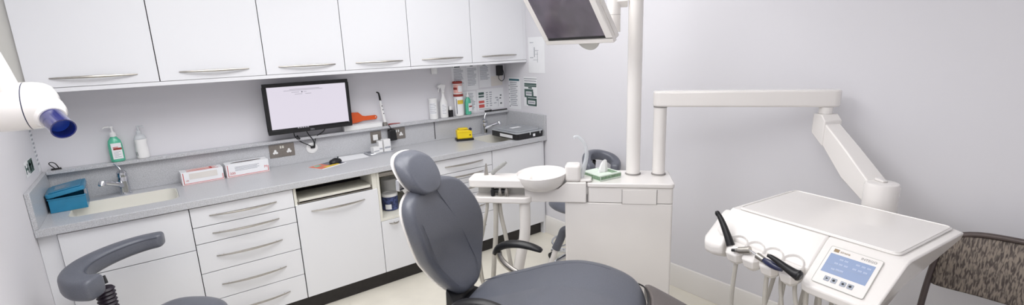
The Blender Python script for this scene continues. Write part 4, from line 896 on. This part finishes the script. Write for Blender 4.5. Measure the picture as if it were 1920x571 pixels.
# ------------------------------------------------------------------ x-ray head on the left wall
xr = thing('xray_head', 'white dental x-ray head with cobalt blue tube reaching from left wall', 'x-ray machine', (.0, -1.25, 1.525), 0)
XA = Vector((1, -.10, .0)).normalized()
O_ = Vector((.140, 0, 0))
b = B(); b.lathe([(.030, -.118), (.064, -.106), (.080, -.080), (.0845, -.04), (.0845, .0335)], O_, XA, n=40); b.build('rear_housing', 'unit', xr, smooth=50)
b = B(); b.lathe([(.0838, .0337), (.0838, .0365)], O_, XA, n=40); b.build('seam_ring', 'navy', xr)
b = B(); b.lathe([(.0845, .0367), (.0835, .060), (.078, .085), (.066, .103), (.042, .114), (.004, .117)], O_, XA, n=40); b.build('front_housing', 'unit', xr, smooth=50)
rt_ = Vector((.794, -.607, -.037)); up_ = Vector((.165, .155, .974)); fw_ = Vector((.585, .780, -.223))
D_ = (rt_ * .80 - up_ * .44 - fw_ * .40).normalized()
C0 = O_ + XA * .074 + Vector((0, -.012, -.018))
b = B(); b.lathe([(.058, .0), (.055, .03), (.045, .054), (.0405, .070)], C0, D_, n=32); b.build('nozzle', 'unit', xr, smooth=50)
b = B(); b.lathe([(.036, .066), (.036, .156), (.036, .160), (.032, .160), (.0315, .10)], C0, D_, n=36, caps=(1, 0)); b.build('blue_tube', 'cobalt', xr, smooth=50)
b = B(); b.lathe([(.0314, .112), (.0312, .115), (.002, .115)], C0, D_, n=30, caps=(0, 1)); b.build('tube_lining', 'cobalt2', xr, smooth=50)
b = B(); b.tube([(.118, -.01, .050), (.108, -.025, .13), (.088, -.020, .25), (.062, .03, .46), (.036, .10, .70)], (.052, .032), 20, 5); b.build('support_arm', 'unit', xr, smooth=50)
b = B(); b.box((-.0205, .06, .62), (.045, .15, .76)); b.build('wall_bracket', 'unit', xr, bevel=.01)

# ------------------------------------------------------------------ lights
def panel(x, y, sx, sy, power, label, colr=(.975, .985, 1)):
    t = thing('ceiling_light', label, 'light', (x, y, H))
    b = B(); b.box((-sx / 2 - .03, -sy / 2 - .03, -.035), (sx / 2 + .03, -sy / 2, -.0005)); b.box((-sx / 2 - .03, sy / 2, -.035), (sx / 2 + .03, sy / 2 + .03, -.0005)); b.box((-sx / 2 - .03, -sy / 2, -.035), (-sx / 2, sy / 2, -.0005)); b.box((sx / 2, -sy / 2, -.035), (sx / 2 + .03, sy / 2, -.0005)); b.build('frame', 'white', t)
    B().box((-sx / 2, -sy / 2, -.022), (sx / 2, sy / 2, -.012)).build('diffuser', 'glass', t)
    l = bpy.data.lights.new('panel_lamp', 'AREA'); l.shape = 'RECTANGLE'; l.size = sx * .96; l.size_y = sy * .96; l.energy = power; l.color = colr
    o = bpy.data.objects.new('panel_lamp', l); col.objects.link(o); o.parent = t; o.location = (0, 0, -.03)
panel(.80, -1.85, 1.3, 1.2, 14, 'left rectangular ceiling light panel over the operator stool')
panel(2.10, -1.50, 1.2, 1.2, 9.5, 'right ceiling panel added as unseen fill light over the dental chair')  # fill added for the right and back of the room, out of view
panel(.75, -3.35, 1.3, .9, 9, 'rear ceiling panel added as unseen fill light near the camera')  # fill added from the camera side to lift the back wall, out of view
w = bpy.data.worlds.new('World'); bpy.context.scene.world = w; w.use_nodes = True
w.node_tree.nodes['Background'].inputs[0].default_value = (.9, .93, 1, 1); w.node_tree.nodes['Background'].inputs[1].default_value = .3

# ------------------------------------------------------------------ camera
cd = bpy.data.cameras.new('camera'); cam = bpy.data.objects.new('camera', cd); col.objects.link(cam)
m = Matrix((rt_, up_, -fw_)).transposed()
R0 = Vector((.79410397, -.60662485, -.0374856)); R1 = Vector((.16474711, .15547528, .97400504)); R2_ = Vector((.58502758, .77963692, -.22340323))
m = Matrix((R0, R1, -R2_)).transposed().to_4x4(); m.translation = Vector((.5106, -3.6603, 1.6675)); cam.matrix_world = m
cd.sensor_fit = 'HORIZONTAL'; cd.sensor_width = 36; cd.lens = 900.1 / 1920 * 36
cd.shift_y = (293.3 - 285.5) / 1920
cd.clip_start = .02
S = bpy.context.scene; S.camera = cam
S.view_settings.view_transform = 'Standard'; S.view_settings.look = 'None'; S.view_settings.gamma = 1; S.view_settings.use_curve_mapping = False
S.view_settings.exposure = 0.4
